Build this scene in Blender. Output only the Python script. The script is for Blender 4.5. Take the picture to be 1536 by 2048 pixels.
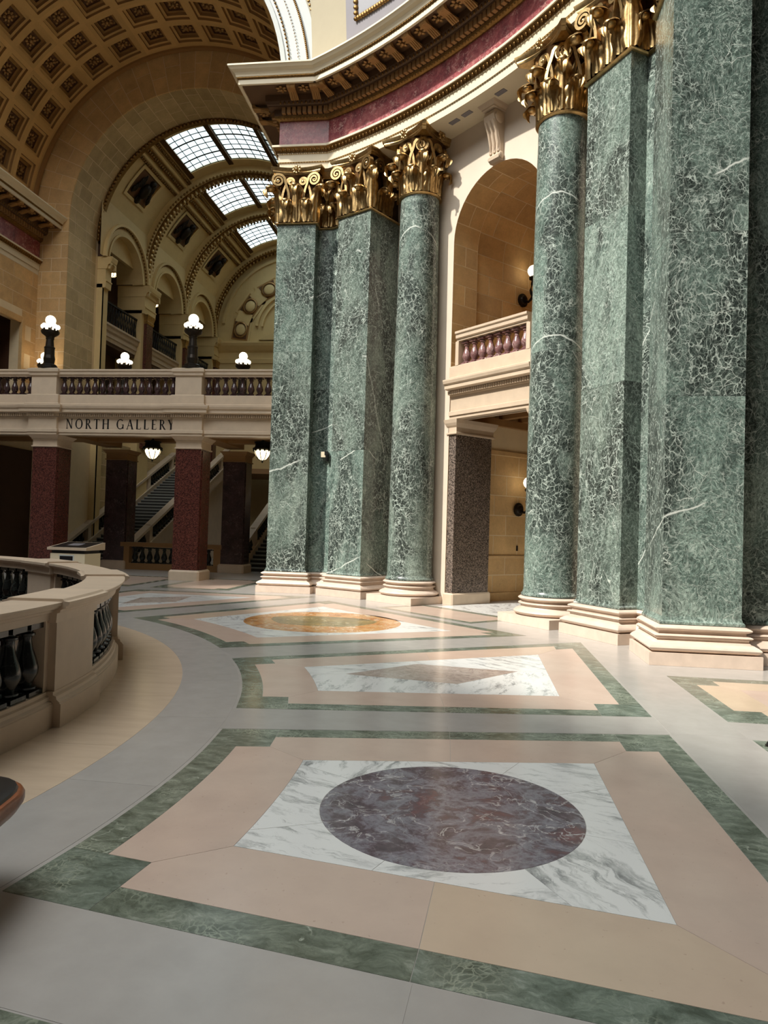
import bpy, math, random
from math import sin, cos, pi, sqrt, atan2, hypot
from mathutils import Vector, Matrix
RD = math.radians
rng = random.Random(11)
scene = bpy.context.scene
for o in list(bpy.data.objects):
    bpy.data.objects.remove(o)
COL = scene.collection

# ------------------------------------------------------------------ camera
YAW, PITCH, ROLL = -0.12807, 0.02480, 0.02958
CAM = Vector((10.653, -4.459, 1.65)); FPX = 1428.2
fw = Vector((sin(YAW)*cos(PITCH), cos(YAW)*cos(PITCH), sin(PITCH)))
rt = Vector((cos(YAW), -sin(YAW), 0)); up = rt.cross(fw)
r2 = cos(ROLL)*rt + sin(ROLL)*up; u2 = -sin(ROLL)*rt + cos(ROLL)*up
cd = bpy.data.cameras.new('camera'); cam = bpy.data.objects.new('camera', cd); COL.objects.link(cam)
cd.sensor_fit = 'HORIZONTAL'; cd.sensor_width = 36; cd.lens = 36*FPX/1536; cd.clip_start = .05; cd.clip_end = 300
Mc = Matrix.Identity(4)
for i in range(3):
    Mc[i][0], Mc[i][1], Mc[i][2], Mc[i][3] = r2[i], u2[i], -fw[i], CAM[i]
cam.matrix_world = Mc
scene.camera = cam

# ------------------------------------------------------------------ world, sun, added fill lamps, exposure
W = bpy.data.worlds.new('sky'); scene.world = W; W.use_nodes = True
bg = W.node_tree.nodes['Background']; bg.inputs[0].default_value = (0.84, 0.93, 1.0, 1); bg.inputs[1].default_value = 3.0
SAZ, SEL = RD(54), RD(47)                      # travel azimuth from north, elevation
sd = Vector((sin(SAZ)*cos(SEL), cos(SAZ)*cos(SEL), -sin(SEL)))
sl = bpy.data.lights.new('sun', 'SUN'); sl.energy = 5.8; sl.angle = RD(1.4); sl.color = (1.0, .95, .87)
so = bpy.data.objects.new('sun', sl); COL.objects.link(so); so.location = (0, -20, 60)
so.rotation_euler = sd.to_track_quat('-Z', 'Y').to_euler()
def area(name, loc, tgt, size, power, color):
    l = bpy.data.lights.new(name, 'AREA'); l.shape = 'SQUARE'; l.size = size; l.energy = power; l.color = color
    o = bpy.data.objects.new(name, l); COL.objects.link(o); o.location = loc
    o.rotation_euler = (Vector(tgt)-Vector(loc)).to_track_quat('-Z', 'Y').to_euler(); return o
area('dome_fill', (3, -3, 24), (9, 3, 0), 12, 2500, (1.0, .98, .95))  # added fill lamp below the roof, standing in for dome daylight
area('hall_fill', (0, 28.5, 28), (0, 28.5, 0), 9, 5500, (1.0, .97, .90))  # added lamp above the skylight to brighten the hall
scene.view_settings.view_transform = 'Standard'; scene.view_settings.look = 'None'
scene.view_settings.exposure = 0.0; scene.view_settings.gamma = 1; scene.view_settings.use_curve_mapping = False

# ------------------------------------------------------------------ helpers
def tag(o, label=None, cat=None, group=None, kind=None):
    if label: o['label'] = label
    if cat: o['category'] = cat
    if group: o['group'] = group
    if kind: o['kind'] = kind
    return o
def empty(name, loc=(0, 0, 0), rz=0, **k):
    o = bpy.data.objects.new(name, None); COL.objects.link(o); o.location = loc; o.rotation_euler = (0, 0, rz)
    o.empty_display_size = .2
    return tag(o, **k)
def inst(name, me, parent=None, loc=(0, 0, 0), rot=(0, 0, 0), scale=None, M=None):
    o = bpy.data.objects.new(name, me); COL.objects.link(o); o.parent = parent
    if M is not None: o.matrix_local = M
    else:
        o.location = loc; o.rotation_euler = rot
        if scale: o.scale = scale
    return o
class MB:
    def __init__(s): s.v, s.f, s.m = [], [], []
    def add(s, vs, fs, mi=0, M=None):
        b = len(s.v)
        s.v += [tuple(M @ Vector(p)) for p in vs] if M is not None else [tuple(p) for p in vs]
        s.f += [tuple(b+i for i in f) for f in fs]; s.m += [mi]*len(fs); return s
    def box(s, x0, x1, y0, y1, z0, z1, mi=0, M=None):
        vs = [(x, y, z) for x in (x0, x1) for y in (y0, y1) for z in (z0, z1)]
        return s.add(vs, [(0, 1, 3, 2), (4, 6, 7, 5), (0, 4, 5, 1), (2, 3, 7, 6), (0, 2, 6, 4), (1, 5, 7, 3)], mi, M)
    def bevbox(s, x0, x1, y0, y1, z0, z1, b, mi=0, M=None):
        # box with chamfered vertical and top edges
        b = min(b, (x1-x0)/2.1, (y1-y0)/2.1, (z1-z0)/2.1)
        def ringp(d, e): return [(x0+d+e, y0+d), (x1-d-e, y0+d), (x1-d, y0+d+e), (x1-d, y1-d-e), (x1-d-e, y1-d), (x0+d+e, y1-d), (x0+d, y1-d-e), (x0+d, y0+d+e)]
        rings = [[(x, y, z0) for x, y in ringp(0, b)], [(x, y, z1-b) for x, y in ringp(0, b)], [(x, y, z1) for x, y in ringp(b, b*.4)]]
        return s.rings(rings, mi, M)
    def rings(s, rings, mi=0, M=None, cap=True, closed=True):
        n = len(rings[0]); vs = [p for r in rings for p in r]; fs = []
        for k in range(len(rings)-1):
            for i in range(n if closed else n-1):
                j = (i+1) % n; fs.append((k*n+i, k*n+j, (k+1)*n+j, (k+1)*n+i))
        if cap and closed: fs.append(tuple(reversed(range(n)))); fs.append(tuple((len(rings)-1)*n+i for i in range(n)))
        return s.add(vs, fs, mi, M)
    def prism(s, poly, z0, z1, mi=0, M=None):
        a = sum(poly[i][0]*poly[(i+1) % len(poly)][1]-poly[(i+1) % len(poly)][0]*poly[i][1] for i in range(len(poly)))
        if a < 0: poly = poly[::-1]
        return s.rings([[(p[0], p[1], z0) for p in poly], [(p[0], p[1], z1) for p in poly]], mi, M)
    def lathe(s, prof, n=20, mi=0, M=None, cap=True):
        return s.rings([[(r*cos(2*pi*i/n), r*sin(2*pi*i/n), z) for i in range(n)] for r, z in prof], mi, M, cap)
    def rect(s, w, d, prof, mi=0, M=None, back=0.0):
        # moulding round a rectangle: front at y=0, x +-w/2, back at y=d ; prof (offset, z)
        return s.rings([[(-w/2-o, -o, z), (w/2+o, -o, z), (w/2+o, d+back*o, z), (-w/2-o, d+back*o, z)] for o, z in prof], mi, M)
    def sweep(s, path, prof, mi=0, closed=False, M=None, capends=True):
        # path plan points, right-hand side = outward ; prof (p, z)
        n = len(path); T = []
        for i in range(n):
            def nrm(a, b):
                dx, dy = b[0]-a[0], b[1]-a[1]; l = hypot(dx, dy) or 1; return (dy/l, -dx/l)
            if closed: n1 = nrm(path[i-1], path[i]); n2 = nrm(path[i], path[(i+1) % n])
            else:
                n1 = nrm(path[max(i-1, 0)], path[max(i, 1)]); n2 = nrm(path[min(i, n-2)], path[min(i+1, n-1)])
            mx, my = n1[0]+n2[0], n1[1]+n2[1]; q = (mx*n1[0]+my*n1[1]) or 1
            T.append((mx/q, my/q))
        m = len(prof); vs = []
        for i in range(n):
            for p, z in prof: vs.append((path[i][0]+T[i][0]*p, path[i][1]+T[i][1]*p, z))
        fs = []
        for i in range(n if closed else n-1):
            j = (i+1) % n
            for k in range(m-1): fs.append((i*m+k, j*m+k, j*m+k+1, i*m+k+1))
        if capends and not closed and m > 2:
            fs.append(tuple(range(m-1, -1, -1))); fs.append(tuple((n-1)*m+k for k in range(m)))
        return s.add(vs, fs, mi, M)
    def tube(s, pts, rad, n=8, mi=0, M=None):
        rings = []
        for i, p in enumerate(pts):
            a = Vector(pts[max(i-1, 0)]); b = Vector(pts[min(i+1, len(pts)-1)]); t = (b-a).normalized()
            x = t.orthogonal() if abs(t.z) > .99 else t.cross(Vector((0, 0, 1))).normalized()
            x.normalize(); y = t.cross(x); r = rad[i] if isinstance(rad, (list, tuple)) else rad
            rings.append([tuple(Vector(p)+x*(r*cos(2*pi*k/n))+y*(r*sin(2*pi*k/n))) for k in range(n)])
        return s.rings(rings, mi, M)
    def ball(s, c, r, n=12, m=8, mi=0, sx=1, sy=1, sz=1, M=None):
        return s.rings([[(c[0]+sx*r*sin(pi*max(k, .03)/m if k < m else pi*(1-.03/m))*cos(2*pi*i/n), c[1]+sy*r*sin(pi*max(k, .03)/m if k < m else pi*(1-.03/m))*sin(2*pi*i/n), c[2]-sz*r*cos(pi*k/m)) for i in range(n)] for k in range(m+1)], mi, M)
    def mesh(s, name, mats, smooth=False):
        me = bpy.data.meshes.new(name); me.from_pydata(s.v, [], s.f)
        for m_ in (mats if isinstance(mats, (list, tuple)) else [mats]): me.materials.append(m_)
        me.polygons.foreach_set('material_index', s.m)
        if smooth: me.polygons.foreach_set('use_smooth', [True]*len(s.f))
        me.update(); return me
    def build(s, name, mats, parent=None, smooth=False, **k):
        o = inst(name, s.mesh(name, mats, smooth), parent, **k)
        if smooth == 'auto': smooth_by_angle(o)
        return o
def smooth_by_angle(o, ang=RD(38)):
    me = o.data
    try: me.set_sharp_from_angle(angle=ang)
    except Exception: pass
def arc(cx, cy, r, a0, a1, n): return [(cx+r*cos(RD(a0+(a1-a0)*i/n)), cy+r*sin(RD(a0+(a1-a0)*i/n))) for i in range(n+1)]
def pol(r, a): return (r*cos(RD(a)), r*sin(RD(a)))
def sw(p): return (p[1], p[0])
RX90 = Matrix.Rotation(RD(90), 4, 'X')
def TR(x, y, z, rz=0): return Matrix.Translation((x, y, z)) @ Matrix.Rotation(rz, 4, 'Z')

# ------------------------------------------------------------------ materials
class NT:
    def __init__(s, name):
        s.mat = bpy.data.materials.new(name); s.mat.use_nodes = True; s.t = s.mat.node_tree
        s.b = s.t.nodes['Principled BSDF']
    def n(s, ty, ins=None, **props):
        nd = s.t.nodes.new('ShaderNode'+ty)
        for k, v in props.items(): setattr(nd, k, v)
        for k, v in (ins or {}).items():
            if hasattr(v, 'bl_idname') or isinstance(v, bpy.types.NodeSocket): s.t.links.new(v, nd.inputs[k])
            else: nd.inputs[k].default_value = v
        return nd
    def coord(s, scale=(1, 1, 1), rnd=60.0):
        tc = s.n('TexCoord'); oi = s.n('ObjectInfo')
        mu = s.n('Math', {0: oi.outputs['Random'], 1: rnd}, operation='MULTIPLY')
        ad = s.n('VectorMath', {0: tc.outputs['Object'], 1: mu.outputs[0]}, operation='ADD')
        if scale != (1, 1, 1): ad = s.n('VectorMath', {0: ad.outputs[0], 1: scale}, operation='MULTIPLY')
        return ad.outputs[0], oi.outputs['Random']
    def noise(s, vec, scale, detail=4, rough=.55, dist=0.0):
        return s.n('TexNoise', {'Vector': vec, 'Scale': scale, 'Detail': detail, 'Roughness': rough, 'Distortion': dist})
    def ramp(s, fac, stops, interp='LINEAR'):
        r = s.n('ValToRGB', {0: fac}); cr = r.color_ramp; cr.interpolation = interp
        while len(cr.elements) > 1: cr.elements.remove(cr.elements[-1])
        for i, (p, c) in enumerate(stops):
            e = cr.elements[0] if i == 0 else cr.elements.new(p)
            e.position = p; e.color = (c[0], c[1], c[2], 1) if isinstance(c, (tuple, list)) else (c, c, c, 1)
        return r.outputs[0]
    def mix(s, fac, a, b, mode='MIX'):
        m = s.n('Mix', data_type='RGBA', blend_type=mode)
        for sock, v in ((m.inputs[0], fac), (m.inputs[6], a), (m.inputs[7], b)):
            if isinstance(v, bpy.types.NodeSocket): s.t.links.new(v, sock)
            else: sock.default_value = v if not isinstance(v, tuple) else (v[0], v[1], v[2], 1)
        return m.outputs[2]
    def math(s, op, a, b=0.0):
        return s.n('Math', {0: a, 1: b}, operation=op).outputs[0]
    def warp(s, vec, scale, amt):
        nz = s.noise(vec, scale, 3); sb = s.n('VectorMath', {0: nz.outputs['Color'], 1: (.5, .5, .5)}, operation='SUBTRACT')
        sc = s.n('VectorMath', {0: sb.outputs[0], 'Scale': amt}, operation='SCALE')
        return s.n('VectorMath', {0: vec, 1: sc.outputs[0]}, operation='ADD').outputs[0]
    def vein(s, vec, scale, width, detail=3, dist=.6):   # ridged noise lines
        nz = s.noise(vec, scale, detail, .5, dist); d = s.math('ABSOLUTE', s.math('SUBTRACT', nz.outputs[0], .5))
        return s.ramp(d, [(0, 1.0), (width, 0.0)])
    def out(s, col=None, rough=.5, metal=0, bump=None, bstr=.1, bdist=.01, spec=.5, **k):
        if col is not None:
            if isinstance(col, tuple): s.b.inputs['Base Color'].default_value = (*col, 1)
            else: s.t.links.new(col, s.b.inputs['Base Color'])
        if isinstance(rough, bpy.types.NodeSocket): s.t.links.new(rough, s.b.inputs['Roughness'])
        else: s.b.inputs['Roughness'].default_value = rough
        s.b.inputs['Metallic'].default_value = metal; s.b.inputs['Specular IOR Level'].default_value = spec
        if bump is not None:
            bp = s.n('Bump', {'Height': bump, 'Strength': bstr, 'Distance': bdist}); s.t.links.new(bp.outputs[0], s.b.inputs['Normal'])
        return s.mat
def srgb(r, g, b): return tuple((c/255/12.92 if c/255 <= .04045 else ((c/255+.055)/1.055)**2.4) for c in (r, g, b))

def m_verde(name):
    t = NT(name); v, rnd = t.coord((1, 1, .8)); w = t.warp(v, 1.0, .6); w2 = t.warp(w, 6, .12); w3 = t.warp(w2, 22, .045)
    st = t.n('VectorMath', {0: w, 1: (1.0, 1.0, .5)}, operation='MULTIPLY').outputs[0]
    big = t.noise(st, 1.0, 4, .6, .8).outputs[0]
    # two characters: dark crackled zones and smoother blue-green zones
    zone = t.ramp(t.noise(st, 1.25, 4, .6, .5).outputs[0], [(.42, 0.0), (.56, 1.0)])
    dark = t.ramp(big, [(.3, srgb(30, 38, 36)), (.5, srgb(56, 67, 63)), (.7, srgb(40, 50, 47))])
    teal = t.ramp(big, [(.3, srgb(62, 80, 74)), (.5, srgb(96, 118, 110)), (.62, srgb(124, 146, 136)), (.75, srgb(84, 104, 98))])
    base = t.mix(zone, dark, teal)
    base = t.mix(rnd, base, t.mix(1.0, base, (1.05, .92, .90), 'MULTIPLY'))
    fine = t.noise(w3, 30, 8, .80).outputs[0]
    base = t.mix(.9, base, t.ramp(fine, [(.38, .22), (.50, .85), (.58, 1.35), (.66, 2.0)]), 'MULTIPLY')
    brk = t.ramp(t.noise(v, 9, 4, .65).outputs[0], [(.38, .1), (.58, 1.0)])
    inv = t.math('SUBTRACT', 1.15, t.math('MULTIPLY', zone, .75))
    vo = t.n('TexVoronoi', {'Vector': w3, 'Scale': 11.0}, feature='DISTANCE_TO_EDGE').outputs[0]
    vo3 = t.n('TexVoronoi', {'Vector': w3, 'Scale': 24.0}, feature='DISTANCE_TO_EDGE').outputs[0]
    vo2 = t.n('TexVoronoi', {'Vector': w2, 'Scale': 4.6}, feature='DISTANCE_TO_EDGE').outputs[0]
    k1 = t.math('MULTIPLY', t.math('MULTIPLY', t.ramp(vo, [(0, 1.0), (.035, .55), (.07, 0.0)]), brk), inv)
    k3 = t.math('MULTIPLY', t.math('MULTIPLY', t.ramp(vo3, [(0, .9), (.10, 0.0)]), brk), inv)
    k2 = t.math('MULTIPLY', t.ramp(vo2, [(0, 1.0), (.016, 0.0)]), t.ramp(t.noise(v, 2.2, 3).outputs[0], [(.50, 0.0), (.62, .9)]))
    col = t.mix(t.math('MULTIPLY', k3, .60), base, srgb(150, 168, 158))
    col = t.mix(t.math('MULTIPLY', k1, .85), col, srgb(186, 202, 192))
    col = t.mix(t.math('MULTIPLY', t.math('MULTIPLY', t.vein(w3, 9, .02, 7, 1.0), zone), .7), col, srgb(178, 198, 187))
    col = t.mix(k2, col, srgb(206, 218, 208))
    rot = t.n('VectorRotate', {'Vector': t.warp(v, 2.5, .10), 'Axis': (.3, .5, .8), 'Angle': t.math('ADD', t.math('MULTIPLY', rnd, 2.0), .5)}, rotation_type='AXIS_ANGLE').outputs[0]
    dx = t.n('SeparateXYZ', {0: rot}).outputs[2]
    ln = t.math('ABSOLUTE', t.math('SUBTRACT', t.math('FRACT', t.math('MULTIPLY', dx, .55)), .5))
    seg = t.ramp(t.noise(v, .9, 2).outputs[0], [(.48, 0.0), (.54, 1.0)])
    col = t.mix(t.math('MULTIPLY', t.ramp(ln, [(0, 1.0), (.007, 0.0)]), seg), col, srgb(212, 222, 214))
    col = t.mix(1.0, col, (1.04, .985, .975), 'MULTIPLY')
    return t.out(col, .24, spec=.4)
def m_plain(name, c, rough=.5, metal=0, var=.10, scale=3.0, spec=.5, rnd=.10, bump=0, streak=(1, 1, 1)):
    t = NT(name); v, r = t.coord(streak)
    n1 = t.noise(v, scale, 5, .6).outputs[0]
    col = t.mix(1.0, c, t.ramp(n1, [(.25, 1-var), (.75, 1+var)]), 'MULTIPLY')
    k = t.math('ADD', t.math('MULTIPLY', r, 2*rnd), 1-rnd)
    col = t.mix(1.0, col, t.n('CombineColor', {0: k, 1: k, 2: k}).outputs[0], 'MULTIPLY')
    return t.out(col, rough, metal, bump=(n1 if bump else None), bstr=bump, spec=spec)
def m_pinkfloor(name):
    t = NT(name); v, r = t.coord(); n1 = t.noise(v, 3.5, 5, .6).outputs[0]; n2 = t.noise(v, .7, 2).outputs[0]
    col = t.mix(t.ramp(r, [(.80, 0.0), (1.0, .8)]), srgb(198, 177, 161), srgb(200, 180, 150)); col = t.mix(t.ramp(n2, [(.4, 0.0), (.7, .5)]), col, srgb(194, 166, 150))
    col = t.mix(1.0, col, t.ramp(n1, [(.25, .94), (.75, 1.06)]), 'MULTIPLY')
    sp = t.ramp(t.noise(v, 42, 2, .5).outputs[0], [(.70, 0.0), (.76, .35)]); col = t.mix(sp, col, srgb(150, 122, 106))
    return t.out(col, .2)
def m_ashlar(name, c1, c2, rough=.75):
    t = NT(name); v, r = t.coord()
    col = t.mix(r, c1, c2); n1 = t.noise(v, 2.2, 5, .65).outputs[0]; n2 = t.noise(v, 24, 3, .6).outputs[0]
    col = t.mix(1.0, col, t.ramp(n1, [(.25, .80), (.75, 1.15)]), 'MULTIPLY')
    col = t.mix(1.0, col, t.ramp(n2, [(.3, .92), (.7, 1.05)]), 'MULTIPLY')
    return t.out(col, rough, bump=n2, bstr=.12)
def m_white_marble(name):
    t = NT(name); v, r = t.coord(); w = t.warp(v, 2.0, .22)
    rot = t.n('VectorRotate', {'Vector': w, 'Angle': t.math('MULTIPLY', r, 6.28)}, rotation_type='Z_AXIS').outputs[0]
    st = t.n('VectorMath', {0: t.warp(rot, 12, .07), 1: (1.4, 6.0, 1)}, operation='MULTIPLY').outputs[0]
    n1 = t.noise(st, 1.6, 9, .74, .2).outputs[0]; msk = t.noise(v, 1.8, 3).outputs[0]
    k = t.math('MULTIPLY', t.ramp(n1, [(.50, 0.0), (.60, .55), (.70, .95)]), t.ramp(msk, [(.34, .3), (.56, 1.0)]))
    col = t.mix(k, srgb(226, 226, 222), srgb(92, 96, 95)); return t.out(col, .16)
def m_floor_green(name):
    t = NT(name); v, r = t.coord(); w = t.warp(v, 3, .22); w3 = t.warp(w, 24, .04)
    st = t.n('VectorMath', {0: w3, 1: (1.0, 2.2, 1)}, operation='MULTIPLY').outputs[0]
    n1 = t.noise(st, 5.0, 8, .74, .3).outputs[0]
    base = t.ramp(n1, [(.32, srgb(72, 77, 64)), (.46, srgb(98, 105, 91)), (.56, srgb(120, 126, 111)), (.68, srgb(152, 157, 142))])
    base = t.mix(r, base, t.mix(1.0, base, (.92, 1.0, 1.06), 'MULTIPLY'))
    vo = t.n('TexVoronoi', {'Vector': w3, 'Scale': 26.0}, feature='DISTANCE_TO_EDGE').outputs[0]
    msk = t.ramp(t.noise(v, 2.6, 3).outputs[0], [(.50, 0.0), (.64, .65)])
    col = t.mix(t.math('MULTIPLY', t.ramp(vo, [(0, 1.0), (.12, 0.0)]), msk), base, srgb(166, 174, 154))
    seg = t.ramp(t.noise(v, 2.0, 2).outputs[0], [(.54, 0.0), (.60, .7)])
    col = t.mix(t.math('MULTIPLY', t.vein(w3, 1.4, .005, 4, .3), seg), col, srgb(186, 192, 176)); return t.out(col, .17)
def m_breccia(name, stops, veinc, vs=5.0, vw=.02, scale=2.4, rough=.17):
    t = NT(name); v, r = t.coord(); w = t.warp(t.warp(v, 2.2, .3), 14, .05)
    n1 = t.noise(w, scale, 8, .72, .25).outputs[0]; col = t.ramp(n1, stops)
    msk = t.ramp(t.noise(v, 2.0, 2).outputs[0], [(.42, .15), (.62, 1.0)])
    col = t.mix(t.math('MULTIPLY', t.vein(w, vs, vw, 5, .8), msk), col, veinc)
    n2 = t.noise(w, 18, 4, .7).outputs[0]; col = t.mix(.6, col, t.ramp(n2, [(.3, .6), (.7, 1.25)]), 'MULTIPLY')
    return t.out(col, rough)
def m_granite(name, cd_, cl, scale=55, rough=.25):
    t = NT(name); v, r = t.coord()
    vo = t.n('TexVoronoi', {'Vector': v, 'Scale': float(scale)}).outputs['Color']
    g = t.n('SeparateColor', {0: vo}).outputs[0]
    col = t.ramp(g, [(.0, cd_), (.55, tuple((a+b)/2 for a, b in zip(cd_, cl))), (.9, cl)])
    return t.out(col, rough)
def m_emit(name, c, s):
    t = NT(name); t.b.inputs['Base Color'].default_value = (*c, 1); t.b.inputs['Emission Color'].default_value = (*c, 1)
    t.b.inputs['Emission Strength'].default_value = s; t.b.inputs['Roughness'].default_value = .3; return t.mat
def m_gold(name, c, rough=.36):
    t = NT(name); v, r = t.coord(); n1 = t.noise(v, 14, 4, .6).outputs[0]
    col = t.mix(t.ramp(n1, [(.35, 0.0), (.7, 1.0)]), c, tuple(x*.62 for x in c))
    return t.out(col, rough, 1.0, bump=n1, bstr=.2, bdist=.01)

VERDE = m_verde('verde_marble')
PINKST = m_plain('pink_limestone', srgb(212, 192, 174), .42, var=.10, scale=6)
GOLD = m_gold('gilding', srgb(200, 168, 116), .36); GOLDD = m_gold('dull_gilding', srgb(150, 116, 70), .5); DKGOLD = m_gold('dark_gilding_leaf_shade', srgb(104, 76, 48), .55)  # darkest gilding also carries the shade behind capital leaves
GILTP = m_plain('gold_paint', srgb(166, 128, 78), .45, .35, var=.15, scale=10)
CREAM = m_plain('cream_paint', srgb(226, 212, 182), .55, var=.03)
OCHRE = m_plain('ochre_soffit_paint', srgb(150, 112, 68), .6, var=.06)
UMBER = m_plain('umber_shade', srgb(88, 62, 38), .6, var=.08)  # cornice undersides: their shade is put into this brown
REDM = m_breccia('red_marble', [(.30, srgb(92, 40, 46)), (.5, srgb(146, 70, 74)), (.68, srgb(186, 112, 108))], srgb(214, 172, 160), 7.0, .03, 3.0, .38)
STONE = m_ashlar('golden_stone', srgb(218, 180, 124), srgb(200, 164, 114))
STONEG = m_ashlar('tan_stone', srgb(208, 184, 138), srgb(182, 160, 118))
MORTAR = m_plain('pale_mortar', srgb(228, 208, 170), .85, var=.05)
WALLC = m_plain('pale_wall_stone', srgb(214, 198, 178), .6, var=.06, scale=1.5)
DKSHELL = m_plain('dark_low_bounce_shell', srgb(62, 56, 50), .8, var=.05)  # unseen east wall, colour lowered to cut bounce into the recesses
SHELL = m_plain('low_bounce_shell', srgb(128, 120, 108), .8, var=.05)  # unseen shell walls darkened so less light bounces onto the pier
BUFF = m_plain('buff_carved_stone', srgb(200, 180, 156), .45, var=.08, scale=4, rnd=.05)
GREYF = m_plain('grey_floor_stone', srgb(166, 162, 156), .2, var=.07, scale=5, rnd=.05)
PINKF = m_pinkfloor('pink_floor_stone')
TANF = m_plain('tan_floor_stone', srgb(194, 174, 150), .2, var=.08, scale=3, rnd=.05, streak=(.6, 3, 1))
GREENF = m_floor_green('green_floor_marble'); WHITEM = m_white_marble('white_marble')
PURPLE = m_breccia('purple_breccia', [(.30, srgb(66, 60, 66)), (.42, srgb(96, 82, 88)), (.50, srgb(134, 130, 138)), (.56, srgb(98, 84, 90)), (.64, srgb(112, 78, 80)), (.76, srgb(142, 136, 138))], srgb(190, 186, 184), 5, .016)
ORANGE = m_breccia('orange_breccia', [(.3, srgb(150, 96, 52)), (.45, srgb(196, 134, 74)), (.58, srgb(206, 160, 104)), (.7, srgb(214, 190, 152))], srgb(232, 220, 196), 4, .03)
OLIVE = m_breccia('olive_breccia', [(.3, srgb(92, 76, 52)), (.5, srgb(138, 120, 78)), (.7, srgb(170, 142, 88))], srgb(196, 186, 156), 5, .03)
MAUVE = m_breccia('mauve_breccia', [(.3, srgb(150, 132, 124)), (.5, srgb(184, 170, 158)), (.7, srgb(198, 186, 176))], srgb(128, 104, 100), 5, .02)
BLACKM = m_breccia('black_green_marble', [(.3, srgb(10, 12, 12)), (.6, srgb(28, 32, 30))], srgb(70, 76, 72), 5, .015)
MAROON = m_breccia('maroon_marble', [(.3, srgb(92, 58, 58)), (.5, srgb(132, 96, 94)), (.7, srgb(168, 138, 132))], srgb(206, 190, 182), 6, .02)
DKMAR = m_breccia('dark_maroon_marble', [(.3, srgb(38, 26, 26)), (.6, srgb(74, 52, 52))], srgb(120, 100, 98), 6, .015)
REDG = m_granite('red_granite', srgb(36, 18, 16), srgb(108, 60, 50)); DARKG = m_granite('dark_granite', srgb(24, 22, 22), srgb(140, 124, 112), 60)
BRONZE = m_plain('dark_bronze', srgb(44, 38, 32), .42, .7, var=.2, scale=12)
IRON = m_plain('black_iron', srgb(20, 20, 20), .5, .3, var=.1)
GLOBE = m_emit('lit_globe', (1.0, .86, .62), 3.6); LANT = m_emit('lantern_glass', (1.0, .80, .46), 3.0)
PLAST = m_plain('vault_plaster', srgb(208, 170, 110), .7, var=.06); HALLP = m_plain('hall_plaster', srgb(214, 188, 134), .65, var=.05)
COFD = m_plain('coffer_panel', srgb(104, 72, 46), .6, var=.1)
BROWNW = m_plain('brown_dim_interior', srgb(74, 48, 32), .5, var=.15)  # brown of unlit interiors; part of their dimness is in the colour
GREYL = m_plain('light_grey_paint', srgb(158, 158, 162), .6, var=.03)
STUCCO = m_plain('toned_down_stucco', srgb(166, 155, 128), .6, var=.03)  # pendentive colour darkened to stand in for missing sunlight
WHITEP = m_plain('white_arch_paint', srgb(190, 194, 190), .55, var=.03); GREYP = m_plain('grey_panel_paint', srgb(126, 122, 126), .6, var=.04)
WOOD = m_plain('red_brown_wood', srgb(128, 70, 34), .3, var=.25, scale=5, streak=(1, 6, 6)); BLACK = m_plain('black_leather', srgb(14, 14, 18), .4, var=.1)
BROWNG = m_plain('dark_riser', srgb(52, 50, 46), .6, var=.1)  # risers coloured darker than treads so the step lines read
STEPD = m_plain('grey_step_stone', srgb(140, 140, 132), .5, var=.06)
def m_glass(name):
    t = NT(name); tr = t.n('BsdfTransparent', {0: (.24, .295, .32, 1)}); tl = t.n('BsdfTranslucent', {0: (.36, .42, .43, 1)})
    mx = t.n('MixShader', {0: .45, 1: tr.outputs[0], 2: tl.outputs[0]}); o = t.t.nodes['Material Output']
    t.t.links.new(mx.outputs[0], o.inputs[0]); return t.mat
SKYGL = m_glass('skylight_glass')

# ================================================================== SHELL OF THE PLACE
def struct(mb, name, mats, **k):
    o = mb.build(name, mats, **k); o['kind'] = 'structure'; return o
X0, X1, Y0, Y1, ZT = -20, 26, -26, 20.2, 27
struct(MB().box(X0-.4, X0, Y0, Y1, -6, ZT), 'wall_west', SHELL)
struct(MB().box(X1, X1+.4, Y0, Y1, -6, ZT), 'wall_east', DKSHELL)
struct(MB().box(X0, X1, Y0-.4, Y0, -6, ZT), 'wall_south', SHELL)
m = MB(); m.box(X0, -6.1, Y1, Y1+.4, -6, ZT); m.box(6.1, X1, Y1, Y1+.4, -6, ZT); m.box(-6.1, 6.1, Y1, Y1+.4, 19.05, ZT)
struct(m, 'wall_north', WALLC)
# unseen roof; its opening is invented, cut to aim the sun at the pier
st, ct = sin(SAZ), cos(SAZ); sh = ZT/math.tan(SEL)
def ts(t, s): return (t*st+s*ct, t*ct-s*st)
ap = [ts(10.3-sh, -9.3), ts(10.3-sh, 8.0), ts(32-sh, 8.0), ts(32-sh, -9.3)]
bx = [(X0, Y0), (X1, Y0), (X1, Y1), (X0, Y1)]
m = MB(); m.v = [(*p, ZT) for p in bx]+[(*p, ZT) for p in ap]+[(*p, ZT+.5) for p in bx]+[(*p, ZT+.5) for p in ap]
for i in range(4):
    j = (i+1) % 4; m.f += [(i, j, 4+j, 4+i), (8+i, 8+j, 12+j, 12+i), (4+i, 4+j, 12+j, 12+i)]; m.m += [0]*3
struct(m, 'ceiling_sun_mask', SHELL)

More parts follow.
